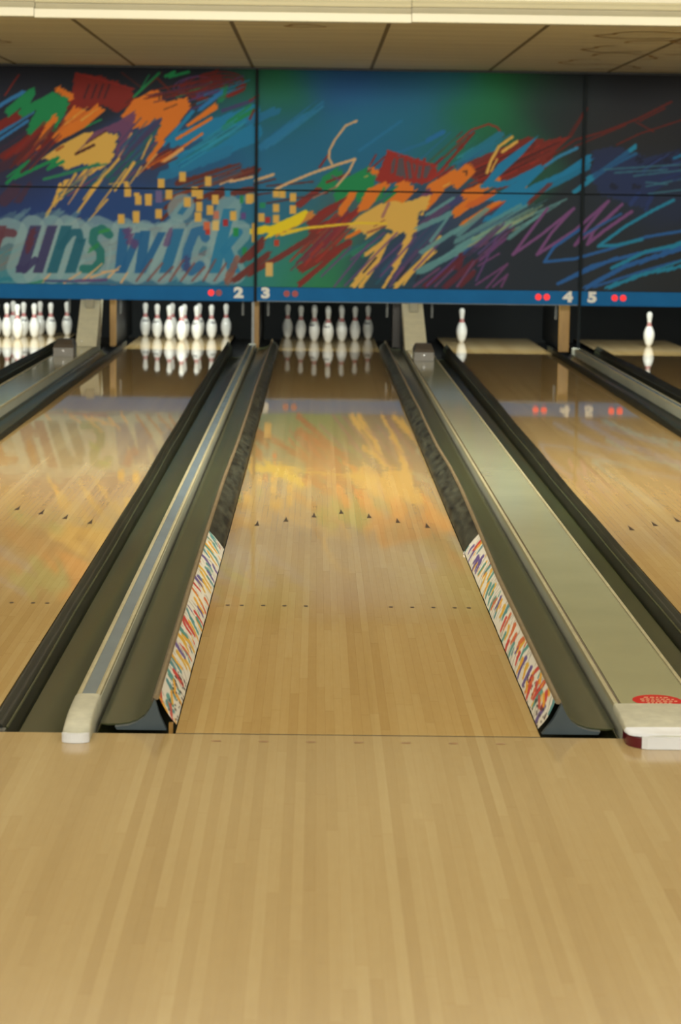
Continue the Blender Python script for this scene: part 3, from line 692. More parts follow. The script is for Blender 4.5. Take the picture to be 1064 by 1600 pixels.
# stepped fascia where the ceiling drops, in three lengths butted together
for k, (x0, x1, dz) in enumerate(((-8.99, -2.292, .004), (-2.288, .556, -.004), (.560, 8.99, .002))):
    b = MB()
    b.prism([(11.03, 2.882 + dz), (10.95, 2.882 + dz), (10.945, 2.888 + dz), (10.945, 2.948 + dz), (10.952, 2.954 + dz), (11.0, 2.956 + dz), (11.0, 2.995 + dz),
             (10.972, 3.0 + dz), (10.965, 3.012 + dz), (10.972, 3.03 + dz), (10.985, 3.04 + dz), (10.975, 3.055 + dz), (10.975, 3.28), (11.03, 3.28)], 'x', x0, x1, 'fascia')
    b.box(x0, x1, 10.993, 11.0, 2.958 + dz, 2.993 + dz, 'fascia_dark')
    structure(b.build('trim_%d' % (k + 1)))
b = MB(); b.box(-8.99, 8.99, 16.955, 17.06, 2.868, 2.888, 'black'); structure(b.build('trim_4'))

# ---------------------------------------------------------------- lanes
LANE_LABEL = ['maple bowling lane one, at the edge of the photo, its nine pins close together',
              'maple bowling lane under the white digit two, full rack at its end',
              'central maple bowling lane with bumpers raised along both sides',
              'maple bowling lane under the white digit four, one pin left standing',
              'maple bowling lane under the white digit five, one pin left standing']
for k, c in enumerate(CX):
    t = thing('bowling_lane', LANE_LABEL[k], 'bowling lane', (c, 0, 0), 'bowling lanes')
    b = MB(); b.box(c - HW, c + HW, .011, 17.55, -.05, 0, 'lane')
    for i, yy in zip(range(-3, 4), (4.294, 4.448, 4.606, 4.743, 4.606, 4.448, 4.294)):
        x = c + i * 5 * BOARD
        b.add([(x - .013, yy - .085, .0006), (x + .013, yy - .085, .0006), (x + .006, yy - .02, .0006), (x, yy + .09, .0006), (x - .006, yy - .02, .0006)], [(0, 1, 2, 3, 4)], 'mark')
    for n in (3, 5, 8, 11, 14, 26, 29, 32, 35, 37):
        x = c + (n - 20) * BOARD
        b.add([(x + .0085 * math.cos(a), 2.086 + .014 * math.sin(a), .0006) for a in [k2 * math.pi / 6 for k2 in range(12)]], [tuple(range(12))], 'mark')
    b.build('lane_bed', t)
    b = MB(); b.box(c - HW, c + HW, 17.552, 19.6, -.05, 0, 'deck'); b.build('pin_deck', t)

# ---------------------------------------------------------------- gutters (u = distance out from the lane edge)
GUT = [(.002, -.003), (.002, -.032), (.012, -.046), (.035, -.062), (.07, -.073), (.11, -.077), (.15, -.074), (.19, -.062), (.215, -.047), (.231, -.024), (.233, -.012)]
def ys(a, b_, step=.25):
    n = max(2, int((b_ - a) / step) + 1); return [a + (b_ - a) * i / (n - 1) for i in range(n)]
def gutter(lane, side, label):
    e = CX[lane] + side * HW
    b = MB()
    outer = [(u, z - .006) for u, z in GUT[::-1]]
    ring = GUT + outer
    b.sheet([[(e + side * u, y, z) for u, z in ring] for y in (.008, 6, 12, 17.0)], 'gutter', True, closed=True, cap=True)
    b.sheet([[(e + side * u, y, z) for u, z in ring] for y in (17.0, LEN)], 'black', True, closed=True, cap=True)
    t = thing('gutter', label, 'gutter', (e + side * .117, .008, -.077), 'gutters along the lanes')
    b.build('channel', t)
    return t
# lowered bumpers: ridged black rubber lying along the lane edge
def lowered(lane, side, label, amp=.05):
    e = CX[lane] + side * HW
    t = gutter(lane, side, label)
    b = MB(); rows = []
    for y in ys(.10, 17.4, .12):
        h = amp * sstep(3.0, 13.0, y) + .004 * math.sin(y * 1.9) * sstep(2, 5, y)
        rows.append([(e + side * u, y, z + h * w) for u, z, w in ((.003, -.06, 0), (.003, -.001, .9), (.008, .005, 1), (.017, .005, 1), (.022, -.008, .9), (.027, -.008, .9), (.031, -.001, .8), (.038, -.004, .8), (.044, -.018, .6), (.052, -.03, .5), (.060, -.05, .2), (.062, -.066, 0))])
    b.sheet(rows, 'rubber', True, closed=True, cap=True); pad = b.build('folded_bumper', t); pad['label'] = 'black rubber bumper folded down along the lane edge'
    b = MB(); b.tube([(e + side * (.047 + .002 * math.sin(y * 2.3)), y, -.018 + .5 * amp * sstep(3, 13, y)) for y in ys(.12, 17.3, .3)], .005, 'gutter', 8); b.build('edge_bead', pad)
    b = MB(); b.box(min(e + side * .004, e + side * .05), max(e + side * .004, e + side * .05), .06, .1, -.062, -.012, 'steel'); b.build('end_clip', pad)
lowered(0, 1, 'gutter with folded bumper between lane one and the grey topped divider', .05)
lowered(1, -1, 'gutter with folded bumper along lane two, on its lane one side')
lowered(1, 1, 'olive gutter with folded bumper between lane two and the narrow blue topped divider', .055)
gutter(2, -1, 'channel under the raised bumper beside the narrow blue topped divider')
gutter(2, 1, 'channel under the raised bumper beside the red stickered divider')
lowered(3, -1, 'olive gutter with folded bumper between the red stickered divider and lane four')
lowered(3, 1, 'dark gutter with folded bumper between lane four and the thin far divider')
lowered(4, -1, 'dark gutter with folded bumper along lane five')

# ---------------------------------------------------------------- raised bumpers of the centre lane
def cover_canvas(seed):
    cv = Canvas(0, 0, 440, 60); cv.a[:] = (231, 229, 218); r = random.Random(seed)
    cols = [(206, 52, 44), (232, 168, 44), (78, 150, 146), (92, 72, 146), (226, 176, 50), (70, 140, 150), (214, 104, 50)]
    for _ in range(130):
        x, y = r.uniform(0, 440), r.uniform(10, 62); l = r.uniform(-2, 8); s_ = r.uniform(10, 30)
        cv.stroke([(x, y), (x + l * .3 + 1.5, y - s_ * .5), (x + l, y - s_)], r.uniform(.8, 1.5), (150, 146, 136), .75)
    for k in range(58):
        x, y = 440 * (k + r.uniform(0, 1)) / 58, r.uniform(22, 62); l = r.uniform(-1, 8); s_ = r.uniform(16, 40); c = r.choice(cols)
        cv.stroke([(x, y), (x + l * .3 + r.uniform(-2, 3), y - s_ * .5), (x + l, y - s_)], r.uniform(3.0, 5.5), c, .93, r.uniform(5, 9), rag=.6)
    for k in range(22):
        x, y = r.uniform(0, 440), r.uniform(6, 56); l = r.uniform(0, 5); s_ = r.uniform(5, 12); c = r.choice(cols)
        cv.stroke([(x, y), (x + l, y - s_)], r.uniform(2.5, 4), c, .9, 1.6)
    for _ in range(46):
        x, y = r.uniform(2, 70) ** 1.0, r.uniform(24, 58); cv.rect(x, y, r.uniform(1.5, 3), r.uniform(2, 4), (44, 34, 38), .9)
    for _ in range(6):
        x, y = r.uniform(2, 60), r.uniform(5, 50); cv.stroke([(x, y), (x + 9, y - 9)], 5, r.choice(((236, 172, 40), (200, 70, 60))), .95)
    return cv
TROUGH = [(.064, .094), (.070, .080), (.080, .060), (.095, .041), (.115, .027), (.140, .018), (.170, .014), (.200, .013), (.222, .016)]
def raised(side, label, seed):
    e = side * HW
    TAB = ([(0, .059), (1.4, .066), (2.1, .070), (3.7, .0766), (5.3, .079), (7, .071), (8.8, .0705), (11.2, .0755), (13.5, .071), (18, .066)] if side < 0 else
           [(0, .055), (2.3, .056), (3.6, .072), (5.0, .084), (5.9, .084), (7.0, .069), (8.4, .069), (9.4, .073), (10.8, .068), (12.6, .066), (18, .064)])
    def sway(y): return float(np.interp(y, [a for a, _ in TAB], [c for _, c in TAB])) - .060
    t = thing('bumper_rail', label, 'bumper', (e + side * .11, .06, .012), 'raised bumpers of the centre lane')
    Y = ys(.06, 17.2, .15)
    b = MB(); rows = []
    for y in Y:
        d = sway(y); top = [(e + side * (u + d * max(0, (.13 - u) / .066)), y, z) for u, z in TROUGH]
        rows.append(top + [(x - side * .002, yy, z - .005) for x, yy, z in top[::-1]])
    b.sheet(rows, 'trough', True, closed=True, cap=True); b.build('trough', t)
    b = MB(); b.tube([(e + side * (.060 + sway(y)), y, .093) for y in Y], .0085, 'rail', 10)
    b.tube([(e + side * (.071 + sway(y)), y, .083) for y in Y], .004, 'groove', 8); b.build('top_rail', t)
    # printed cover over the first stretch
    n, m = 420, 28; P = np.zeros((n, m, 3)); Cc = np.zeros((n, m, 3)); cv = cover_canvas(seed)
    for i in range(n):
        y = .10 + 3.36 * i / (n - 1)
        near = 1 - sstep(.10, .42, y)
        for j in range(m):
            f = j / (m - 1)
            yy = y - .05 * near * math.sin(f * 3.1)
            u = .003 + (.056 + sway(y)) * f ** 1.1; z = .002 + .090 * f ** .95
            u -= .002 * math.sin(f * math.pi) - .0006 * math.sin(y * 23 + f * 3) * (1 - f)
            P[i, j] = (e + side * u, yy, z)
        Cc[i] = cv.sample(np.full(m, 430.0 * i / (n - 1)), np.linspace(58, 1, m))
    if side > 0: pass
    else: P = P[:, ::-1]; Cc = Cc[:, ::-1]
    o = grid_paint('printed_cover', P, Cc, 'cover', t); o['label'] = 'white cover printed with coloured brush strokes'
    # black vinyl beyond it
    b = MB(); rows = []; r = random.Random(seed)
    for y in ys(3.44, 17.2, .045):
        k = sstep(3.44, 4.6, y); row = []
        bulge = .014 * k * (1 + .35 * math.sin(y * 3.1) * math.sin(y * 1.3))
        for j in range(13):
            f = j / 12
            u = .003 + (.056 + sway(y)) * f ** 1.2; z = .002 + .090 * f ** .85
            u -= bulge * math.sin(f * math.pi) + .0034 * k * math.sin(y * 19 + f * 9 + 2 * math.sin(y * 5)) * math.sin(f * math.pi)
            row.append((e + side * u, y, z))
        rows.append(row)
    b.sheet(rows, 'curtain'); o = b.build('vinyl_face', t); o['label'] = 'wrinkled black vinyl beyond the printed cover'
    # slate end plate with the trough's hollow cut into its top
    poly = [(e + side * u, z) for u, z in [(.028 if side < 0 else .008, .001), (.048 if side < 0 else .040, .045), (.060, .084)] + [(u, z - .004) for u, z in TROUGH[:7]] + [(.178, .010), (.172, .001)]]
    b = MB(); b.prism(poly, 'y', .035, .058, 'endplate'); o = b.build('end_plate', t); o['label'] = 'slate grey end plate with a hollow curved top'
    if side < 0:
        b = MB(); b.box(e - .022, e - .010, .04, .06, -.03, .020, 'tan'); b.build('end_block', t)
    if side > 0:
        b = MB(); b.tube([(e + side * .001, 3.40, .006), (e + side * .001, 3.42, .006)], .006, 'screw'); b.build('rivet', t)
raised(-1, 'raised bumper with painted cover, on the blue topped divider side of the centre lane', 5)
raised(1, 'raised bumper with painted cover, on the red stickered divider side of the centre lane', 11)

# ---------------------------------------------------------------- dividers between the lanes
def nose(b, x0, x1, prof, mat, rad, skirt=.0005):
    """cap whose height falls towards the approach, plan corners rounded"""
    rows = []
    for y, z in prof:
        y1 = prof[-1][0]; ins = 0
        if y - y1 < rad: ins = rad - math.sqrt(max(0, rad * rad - (rad - (y - y1)) ** 2))
        a, c = x0 + ins, x1 - ins; ed = min(.006, z * .4)
        rows.append([(a, y, skirt), (a, y, z - ed), (a + ed, y, z), (a + (c - a) * .33, y, z + .0015), (a + (c - a) * .67, y, z + .0015), (c - ed, y, z), (c, y, z - ed), (c, y, skirt)])
    ns = next((i for i, (y, z) in enumerate(prof) if y <= -.05), len(rows) - 1) if skirt > .01 else len(rows) - 1
    b.sheet(rows[:ns + 1], mat, True)
    if ns < len(rows) - 1: b.sheet(rows[ns:], 'band', True)
    b.add(rows[-1], [tuple(range(8))], mat); b.add(rows[0], [tuple(range(7, -1, -1))], mat)
def divider(x0, x1, label, wide):
    t = thing('lane_divider', label, 'divider', ((x0 + x1) / 2, -.13, 0), 'dividers between the lanes')
    b = MB(); zt = .058
    b.prism([(x0 + .003, -.13), (x1 - .003, -.13), (x1 - .003, .0), (x1 - .004, .046), (x1 - .010, zt - .006), (x0 + .010, zt - .006), (x0 + .004, .046), (x0 + .003, 0)], 'y', .012, 17.2 if not wide else 16.9, 'divider')
    b.build('side_wall', t)
    ye = 16.9
    if wide:
        b = MB(); b.box(x0 + .024, x1 - .016, .20, ye, zt - .006, zt - .001, 'plate'); b.build('top_plate', t)
        for a, c in ((x0 + .002, x0 + .014), (x1 - .012, x1 - .002)):
            b = MB(); b.prism([(a, zt - .014), (c, zt - .014), (c, zt + .002), ((a + c) / 2, zt + .005), (a, zt + .001)], 'y', .20, ye, 'trim'); b.build('edge_trim', t)
        b = MB(); b.box(x0 + .0145, x0 + .0235, .20, ye, zt - .008, zt - .003, 'groove'); b.build('groove_strip', t)
        b = MB(); nose(b, x0, x1, [(.1985, zt), (.10, zt - .001), (.0, zt - .006), (-.05, zt - .013), (-.09, zt - .021), (-.105, .038), (-.116, .0355)], 'cap', .055, .031); b.build('nose_cap', t)
        b = MB()
        r_ = .07; pts = []
        for k in range(13):
            a = math.pi + k * math.pi / 2 / 12; pts.append((x0 + .002 + r_ + r_ * math.cos(a), -.062 + r_ * math.sin(a)))
        pl = pts + [(x1 - .002 - r_ + r_ * math.cos(a), -.062 + r_ * math.sin(a)) for a in [1.5 * math.pi + k * math.pi / 24 for k in range(13)]]
        pl += [(x1 - .002, -.004), (x0 + .002, -.004)]
        b.prism(pl, 'z', .0006, .030, 'maroon'); o = b.build('kick_base', t); o['label'] = 'dark red base showing at the corner'
        b = MB(); xs = [x0 + .035 + (x1 - x0 - .06) * k / 8 for k in range(9)]
        b.prism([(x0 + .040, -.128), (x0 + .055, -.136), (x1 - .05, -.136), (x1 - .02, -.122), (x1 - .02, -.113), (x0 + .040, -.113)], 'z', .001, .0345, 'band'); o = b.build('front_band', t); o['label'] = 'shiny aluminium front band'
        # round sticker with unreadable light print
        cx, cy, z = (x0 + x1) / 2 + .008, .250, zt - .0004
        b = MB(); n = 40; b.add([(cx + .074 * math.cos(a), cy + .078 * math.sin(a), z) for a in [2 * math.pi * k / n for k in range(n)]], [tuple(range(n))], 'red')
        r = random.Random(2)
        for row in range(4):
            yy = cy + .038 - row * .025; wd = .05 if row in (1, 2) else .036; x = cx - wd
            while x < cx + wd:
                l = r.uniform(.006, .014)
                b.add([(x, yy - .006, z + .0004), (x + l, yy - .006, z + .0004), (x + l + .002, yy + .006, z + .0004), (x + .002, yy + .006, z + .0004)], [(0, 1, 2, 3)], 'redink'); x += l + .005
        if abs(cx - .9) < .2:
            o = b.build('sticker', t); o['label'] = 'oval red sticker with light print'
    else:
        b = MB(); b.box(x0 + .020, x1 - .020, .245, ye, zt - .007, zt - .001, 'bluestrip'); o = b.build('top_strip', t); o['label'] = 'slate blue strip along the top'
        for a, c in ((x0 + .006, x0 + .020), (x1 - .020, x1 - .006)):
            b = MB(); b.prism([(a, zt - .012), (c, zt - .012), (c, zt + .001), ((a + c) / 2, zt + .004), (a, zt)], 'y', .245, ye, 'trim'); b.build('edge_trim', t)
        b = MB(); nose(b, x0 + .002, x1 - .002, [(.243, zt + .002), (.15, zt + .001), (.05, zt - .003), (-.02, zt - .010), (-.07, zt - .019), (-.10, zt - .026), (-.116, .027), (-.119, .026)], 'cap', .022); b.build('nose_cap', t)
        b = MB(); n = 10
        pl = [((x0 + x1) / 2 + (x1 - x0 - .002) / 2 * math.cos(a), -.112 + .022 * math.sin(a)) for a in [math.pi + math.pi * k / n for k in range(n + 1)]]
        b.prism(pl, 'z', .0008, .027, 'band'); o = b.build('front_band', t); o['label'] = 'shiny white metal front band'
D12 = (CX[0] + HW + .235, CX[1] - HW - .235); D23 = (CX[1] + HW + .235, CX[2] - HW - .235)
D34 = (CX[2] + HW + .235, CX[3] - HW - .235); D45 = (CX[3] + HW + .235, CX[4] - HW - .235)
divider(*D12, 'wide sage topped divider between lanes one and two, grey box at its far end', True)
divider(*D23, 'narrow lane divider with a slate blue top and worn cream nose', False)
divider(*D34, 'wide sage topped lane divider with a red sticker on its nose', True)
divider(*D45, 'narrow lane divider between lanes four and five, black post standing on it', False)

# grey boxes near the far end of the wide dividers
def hood(x0, x1, label):
    t = thing('ball_return_hood', label, 'box', ((x0 + x1) / 2, 14.8, .058), 'grey boxes on the wide dividers')
    w = .186; c = (x0 + x1) / 2 - .008; z0 = .0585; y0 = 14.8
    b = MB(); b.prism([(c - w / 2, z0), (c + w / 2, z0), (c + w / 2, z0 + .082), (c - w / 2, z0 + .082)], 'y', y0, y0 + .30, 'hood'); bevel(b.build('front_box', t), .004)
    b = MB(); a = w / 2 + .004; k = w / 2 - .022
    v = [(c - a, y0 - .004, z0 + .083), (c + a, y0 - .004, z0 + .083), (c + a, y0 + .30, z0 + .083), (c - a, y0 + .30, z0 + .083),
         (c - a + .012, y0 + .02, z0 + .112), (c - k, y0 + .10, z0 + .155), (c + k, y0 + .10, z0 + .155), (c + a - .012, y0 + .02, z0 + .112), (c + a - .004, y0 + .29, z0 + .118), (c + k, y0 + .28, z0 + .155), (c - k, y0 + .28, z0 + .155), (c - a + .004, y0 + .29, z0 + .118)]
    b.add(v, [(0, 3, 2, 1), (0, 1, 7, 4), (4, 7, 6, 5), (1, 2, 8, 7), (7, 8, 9, 6), (3, 0, 4, 11), (11, 4, 5, 10), (2, 3, 11, 8), (8, 11, 10, 9), (5, 6, 9, 10)], 'hood_top'); o = b.build('lid', t); o['label'] = 'darker sloping lid with clipped corners'
    b = MB(); b.tube([(c, y0 - .007, z0 + .056), (c, y0 - .0005, z0 + .056)], .008, 'screw', 10); b.build('screw', t)
hood(*D12, 'grey box with sloped lid on the divider between lanes one and two')
hood(*D34, 'grey box with sloped lid on the red stickered divider')

# leaning pillars under the mural
def pillar(x0, x1, xb0, xb1, label):
    t = thing('support_pillar', label, 'pillar', ((x0 + x1) / 2, 16.3, .058), 'pillars between the lane pairs')
    b = MB(); yt, yb, d = 17.02, 16.3, .25
    v = [(xb0, yb, .059), (xb1, yb, .059), (xb1, yb + d + .2, .059), (xb0, yb + d + .2, .059), (x0, yt, .505), (x1, yt, .505), (x1, yt + d, .505), (x0, yt + d, .505)]
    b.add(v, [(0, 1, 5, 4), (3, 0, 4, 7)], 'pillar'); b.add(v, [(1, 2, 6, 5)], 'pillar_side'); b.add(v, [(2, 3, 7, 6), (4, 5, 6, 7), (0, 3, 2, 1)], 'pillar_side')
    b.build('slanted_cover', t)
    b = MB(); m = (x0 + x1) / 2
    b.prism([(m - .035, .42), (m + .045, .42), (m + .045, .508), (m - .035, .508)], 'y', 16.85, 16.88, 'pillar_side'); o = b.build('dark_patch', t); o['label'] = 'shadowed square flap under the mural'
    b = MB(); b.tube([(m - .03, 16.36 + .0, .11), (m - .03, 16.378, .11)], .006, 'screw', 8); b.build('rivet', t)
pillar(-2.578, -2.372, -2.560, -2.350, 'khaki pillar under the lettered panel, between lanes one and two')
pillar(.757, .966, .766, .990, 'khaki pillar behind the grey box, between lanes three and four')

# side boards of the pin pits
def kick(x0, x1, xp, front, label, fname):
    t = thing('pit_side_board', label, 'board', ((x0 + x1) / 2, 17.32, 0), 'boards at the pit sides')
    b = MB(); b.box(x0, x1, 17.30, 17.335, .0 if front == 'tan' else .02, .95, front); bevel(b.build('front_edge', t), .004)
    b = MB(); b.box(xp - .012, xp + .012, 17.337, 19.7, -.01, .95, 'black'); b.build('side_plate', t)
kick(-2.305, -2.240, -2.28, 'tan', 'upright tan board beside the khaki pillar at lane two', 0)
kick(-.790, -.737, -.752, 'tan', 'upright tan board beside the silver post at lane three', 0)
kick(.665, .745, .745, 'tan_dark', 'dark brown upright board beside the pillar at lane three', 0)
kick(2.420, 2.530, 2.50, 'tan', 'upright tan board beside the black post at lane four', 0)
def bracket(x, z, label):
    t = thing('hanging_bracket', label, 'bracket', (x, 17.22, z), 'speckled brackets under the mural')
    b = MB(); b.box(x - .012, x + .012, 17.21, 17.225, z - .085, z + .085, 'steel'); b.box(x - .012, x + .012, 17.225, 17.26, z + .07, z + .085, 'steel'); bevel(b.build('plate', t), .002)
    for k in (-.06, -.02, .025): 
        b = MB(); b.tube([(x, 17.2, z + k), (x, 17.2095, z + k)], .008, 'steel', 8); b.build('bolt', t)
for x, w in ((-2.185, 'beside the tan board at lane two'), (-.905, 'left of the silver post'), (-.640, 'right of the silver post'), (.605, 'beside the dark brown board'), (1.075, 'beside the lone pin of lane four'), (2.375, 'beside the tan board at lane four'), (-2.72, 'at the end of lane one')):
    bracket(x, .43, 'small speckled metal bracket under the mural, ' + w)

# ---------------------------------------------------------------- mural panels, number signs, posts
SEAM = [-4.115, -.770, 2.590, 5.90]
ZL = (.655, 1.640); ZU = (1.656, 2.868)
PANEL_LABEL = {(0, 1): 'upper mural panel with green and orange brush hooks on dark navy', (0, 0): 'lower mural panel with big pale lettering and tan tiles',
               (1, 1): 'upper mural panel, open teal sky with a peach squiggle', (1, 0): 'lower mural panel with a bright yellow splash and tan brush tails',
               (2, 1): 'upper mural panel, charcoal with faint red streaks', (2, 0): 'lower mural panel, charcoal with blue and teal ribbons'}
def panel(k, up):
    x0, x1 = SEAM[k] + .005, SEAM[k + 1] - .005; z0, z1 = ZU if up else ZL
    t = thing('mural_panel', PANEL_LABEL[(k, up)], 'mural panel', ((x0 + x1) / 2, MASK_Y + .012, z0), 'mural panels above the pins')
    step = .0105
    nx, nz = int((x1 - x0) / step), int((z1 - z0) / step)
    xs = np.linspace(x0, x1, nx); zs = np.linspace(z0, z1, nz)
    X, Z = np.meshgrid(xs, zs)
    px, py = w2m(X.ravel(), Z.ravel())
    c = MURAL.sample(px, py)
    lin_ = to_lin(c) * MURAL_GAIN
    c = np.where(lin_ <= 0.0031308, lin_ * 12.92, 1.055 * np.clip(lin_, 0, 1) ** (1 / 2.4) - 0.055) * 255
    P = np.stack([X, np.full(X.shape, MASK_Y), Z], -1)
    grid_paint('painted_face', P, c.reshape(nz, nx, 3), 'mural', t)
    b = MB(); b.box(x0, x1, MASK_Y + .001, MASK_Y + .024, z0, z1, 'post'); b.build('backing', t)
for k in range(3):
    for up in (0, 1): panel(k, up)

SIGN_LABEL = ['blue sign strip carrying the digit two and two red lamps', 'long blue sign strip carrying the digits three and four', 'blue sign strip carrying the digit five and two lit red lamps']
SIGNS = [[('2', -.943, -1.228, -1.148, (1, 0))], [('3', -.664, -.446, -.359, (0, 0)), ('4', 2.470, 2.163, 2.250, (1, 1))], [('5', 2.722, 2.955, 3.043, (1, 1))]]
for k in range(3):
    x0, x1 = SEAM[k] + .004, SEAM[k + 1] - .004
    t = thing('lane_number_sign', SIGN_LABEL[k], 'sign', ((x0 + x1) / 2, MASK_Y - .02, .512), 'blue number signs under the mural')
    b = MB(); b.box(x0, x1, MASK_Y - .022, MASK_Y + .02, .512, .652, 'bluesign'); b.build('sign_board', t)
    b = MB(); b.box(x0, x1, MASK_Y - .026, MASK_Y + .02, .504, .511, 'bluestrip' if k == 1 else 'bluesign'); b.build('bottom_lip', t)
    for d, x, a, c, on in SIGNS[k]:
        text_mesh(d, 'digit', 'lane_digit', t, .142, (x, MASK_Y - .026, .588), 1.3, .0085)
        for xx, lit in ((a, on[0]), (c, on[1])):
            b = MB(); b.tube([(xx, MASK_Y - .031, .5885), (xx, MASK_Y - .0225, .5885)], .033, 'lamp_on' if lit else 'lamp_off', 20); o = b.build('indicator_lamp', t); o['label'] = 'lit red lamp' if lit else 'dim red lamp'

for x, mat, label in ((SEAM[1], 'silverpost', 'slim upright post on the blue topped divider, silver below the mural'), (SEAM[2], 'post', 'slim black upright post between the digits four and five')):
    t = thing('upright_post', label, 'post', (x, MASK_Y - .05, .06), 'posts covering the mural seams')
    b = MB(); b.box(x - .014, x + .014, MASK_Y - .052, MASK_Y - .030, .50, 2.866, 'post'); bevel(b.build('seam_cover', t), .003)
    xx = x - .022 if mat == 'silverpost' else x
    b = MB(); b.box(xx - .014, xx + .014, MASK_Y - .056, MASK_Y - .028, .060, .499, mat); bevel(b.build('lower_post', t), .003)

# ---------------------------------------------------------------- pins
IN = .0254
PROF = [(0, 0), (.80, 0), (.95, .04), (1.01, .2), (1.414, .75), (1.75, 1.5), (1.953, 2.25), (2.255, 3.375), (2.383, 4.5), (2.30, 5.875), (1.87, 7.25), (1.26, 8.625), (.985, 9.375), (.90, 10), (.935, 10.875), (1.06, 11.75), (1.205, 12.625), (1.27, 13.5), (1.16, 14.2), (.86, 14.65), (.45, 14.92), (0, 15)]
def pin_mesh():
    zs = [p[1] for p in PROF]; rs = [p[0] for p in PROF]
    pts = PROF[:4]; z = .35
    out = [(r, h) for r, h in pts]
    # smooth resampling (Catmull-Rom on radius over height)
    def cr(z):
        i = max(3, min(len(zs) - 3, next((k for k in range(1, len(zs)) if zs[k] >= z), len(zs) - 1) - 1))
        t = (z - zs[i]) / (zs[i + 1] - zs[i])
        m0 = (rs[i + 1] - rs[i - 1]) / (zs[i + 1] - zs[i - 1] + 1e-6) * (zs[i + 1] - zs[i]); m1 = (rs[i + 2] - rs[i]) / (zs[i + 2] - zs[i] + 1e-6) * (zs[i + 1] - zs[i])
        return (2 * t ** 3 - 3 * t * t + 1) * rs[i] + (t ** 3 - 2 * t * t + t) * m0 + (-2 * t ** 3 + 3 * t * t) * rs[i + 1] + (t ** 3 - t * t) * m1
    while z < 13.5: out.append((cr(z), z)); z += .24
    out += [(1.27, 13.5), (1.24, 13.85), (1.16, 14.2), (1.03, 14.45), (.86, 14.65), (.66, 14.81), (.40, 14.94), (.15, 14.99), (0.001, 15)]
    n = 36; b = MB(); V = []; F = []; mats = []
    ink = {6: '11011101', 7: '10110110', 8: '01101011', 9: '11100101'}
    rows = [[(r * IN * math.cos(2 * math.pi * k / n), r * IN * math.sin(2 * math.pi * k / n), h * IN) for k in range(n)] for r, h in out]
    for i in range(len(rows) - 1):
        zc = (out[i][1] + out[i + 1][1]) / 2
        for k in range(n):
            mat = 'pin'
            if 8.8 < zc < 9.48 or 9.6 < zc < 10.2: mat = 'pin_red'
            if 6.5 < zc < 7.45:
                pat = ink[6 + int((zc - 6.5) / .24) % 4]; q = k - 23
                if 0 <= q < 8 and pat[q] == '1': mat = 'pin_ink'
            k2 = (k + 1) % n
            mats.append(mat); F.append((i * n + k, i * n + k2, (i + 1) * n + k2, (i + 1) * n + k))
    V = [p for r in rows for p in r]
    me = bpy.data.meshes.new('bowling_pin'); me.from_pydata(V, [], F)
    names = ['pin', 'pin_red', 'pin_ink']
    for m in names: me.materials.append(M[m])
    me.polygons.foreach_set('material_index', [names.index(m) for m in mats]); me.polygons.foreach_set('use_smooth', [True] * len(F)); me.update()
    return me
PIN = bpy.data.objects.new('bowling_pin', pin_mesh()); COL.objects.link(PIN)
first = [True]
SPOT = {1: (0, 0), 2: (-6, 1), 3: (6, 1), 4: (-12, 2), 5: (0, 2), 6: (12, 2), 7: (-18, 3), 8: (-6, 3), 9: (6, 3), 10: (18, 3)}
NAMEPOS = {1: 'front pin', 2: 'second row, its left pin', 3: 'second row, its right pin', 4: 'third row, its left pin', 5: 'third row, middle pin', 6: 'third row, its right pin',
           7: 'back row, leftmost pin', 8: 'back row, second from left', 9: 'back row, third from left', 10: 'back row, rightmost pin'}
def pin(lane, n, rot, label, group, jx=0, jy=0):
    o = PIN if first[0] else PIN.copy()
    if not first[0]: COL.objects.link(o)
    first[0] = False
    s_, row = SPOT[n]
    o.location = (CX[lane] + s_ * IN + jx, 18.36 + row * .264 + jy, .0002); o.rotation_euler = (0, 0, math.radians(rot))
    tag(o, label, 'bowling pin', group)
R1 = {1: 150, 2: 120, 3: 200, 4: 170, 5: 20, 6: 30, 8: 100, 9: 90, 10: -5}
R2 = {1: 180, 2: 160, 3: -28, 4: -18, 5: 25, 6: 30, 7: 8, 8: 200, 9: 15, 10: 120}
R3 = {1: -22, 2: -40, 3: 170, 4: 140, 5: 60, 6: 100, 7: 190, 8: 120, 9: 210, 10: -15}
for n in R1: pin(0, n, R1[n], 'white pin in the lane one rack, ' + NAMEPOS[n], 'pins on lane one', -.010)
for n in R2: pin(1, n, R2[n], 'bright pin in the rack under digit two, ' + NAMEPOS[n], 'pins on lane two', -.010)
for n in R3: pin(2, n, R3[n], 'dim pin in the centre lane rack, ' + NAMEPOS[n], 'pins on lane three', -.004)
pin(3, 4, 120, 'lone white pin left standing on lane four', 'single pins left standing', .014, -.07)
pin(4, 3, 130, 'lone white pin left standing on lane five', 'single pins left standing', .014, -.12)

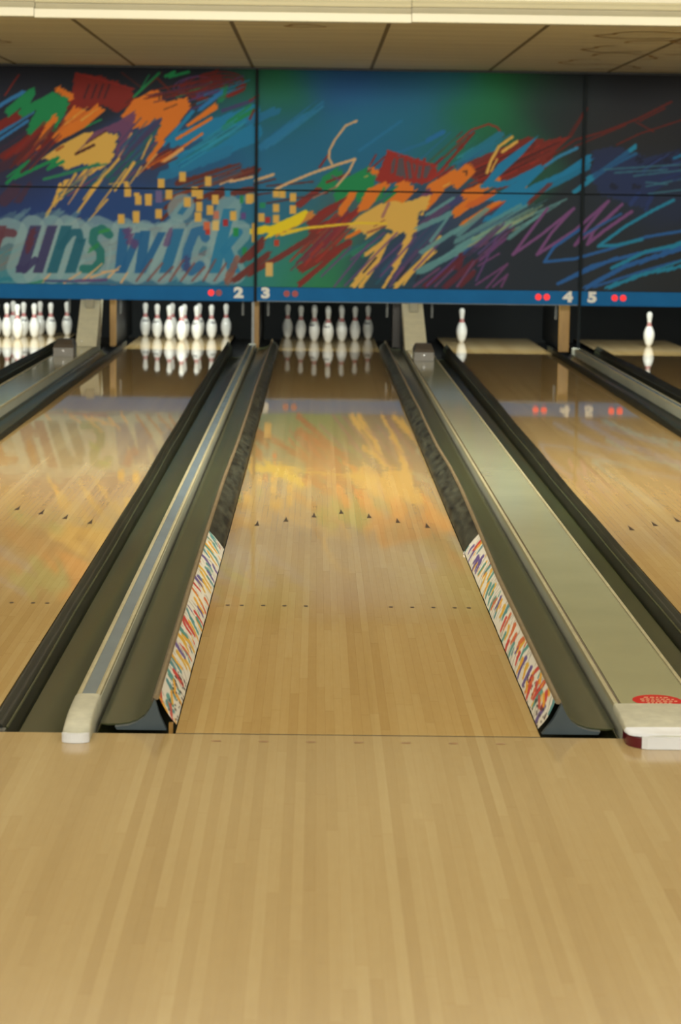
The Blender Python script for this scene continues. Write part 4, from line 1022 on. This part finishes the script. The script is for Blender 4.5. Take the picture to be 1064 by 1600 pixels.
# ---------------------------------------------------------------- light
def area(name, loc, rot, sx, sy, power, rgb=(1, .94, .82)):
    l = bpy.data.lights.new(name, 'AREA'); l.shape = 'RECTANGLE'; l.size = sx; l.size_y = sy; l.energy = power; l.color = rgb
    o = bpy.data.objects.new(name, l); COL.objects.link(o); o.location = loc; o.rotation_euler = rot; return o
WARM = (.99, .98, .88)
area('hall_fill', (0, -5.5, 3.27), (0, 0, 0), 14, .5, 84, WARM)
area('hall_fill', (0, -1.0, 3.27), (0, 0, 0), 14, .5, 112, WARM)
area('hall_fill', (0, -8.2, 2.5), (math.radians(84), 0, 0), 14, .8, 420, WARM)  # added low fill behind the camera, brightens faces turned to the approach
area('hall_fill', (0, 3.0, 3.10), (math.radians(30), 0, 0), 14, .4, 210, WARM)  # added unseen strip tilted down the lanes to even their brightness
area('hall_fill', (0, 4.8, 3.04), (math.radians(74), 0, 0), 14, .35, 560, WARM)  # added unseen strip aimed forward to brighten the mural
for k, p in enumerate((36, 36, 7, 30, 32)):
    area('pin_light', (CX[k], 17.2, 1.15), (math.radians(38), 0, 0), .9, .12, p, (.94, 1, .95))
w = bpy.data.worlds.new('world'); SC.world = w; w.use_nodes = True
w.node_tree.nodes['Background'].inputs[0].default_value = (.8, .76, .66, 1); w.node_tree.nodes['Background'].inputs[1].default_value = 0.3

# ---------------------------------------------------------------- camera
cam = bpy.data.cameras.new('camera'); co = bpy.data.objects.new('camera', cam); COL.objects.link(co)
Rm = Matrix(((0.9998594850477371, -0.011939787315252142, -0.011766547452011542), (-0.010027206030460183, 0.13651756749423544, -0.99058690123819), (0.013433737354012777, 0.9905656945626189, 0.13637866202738602)))
co.matrix_world = Matrix.Translation((-0.13465533847606348, -6.31949335761559, 1.5207001706992427)) @ Rm.to_4x4()
cam.sensor_fit = 'VERTICAL'; cam.sensor_height = 36; cam.lens = 3500.8 / 1600 * 36
cam.clip_end = 100
cam.dof.use_dof = True; cam.dof.focus_distance = 8.6; cam.dof.aperture_fstop = 5.0
SC.camera = co
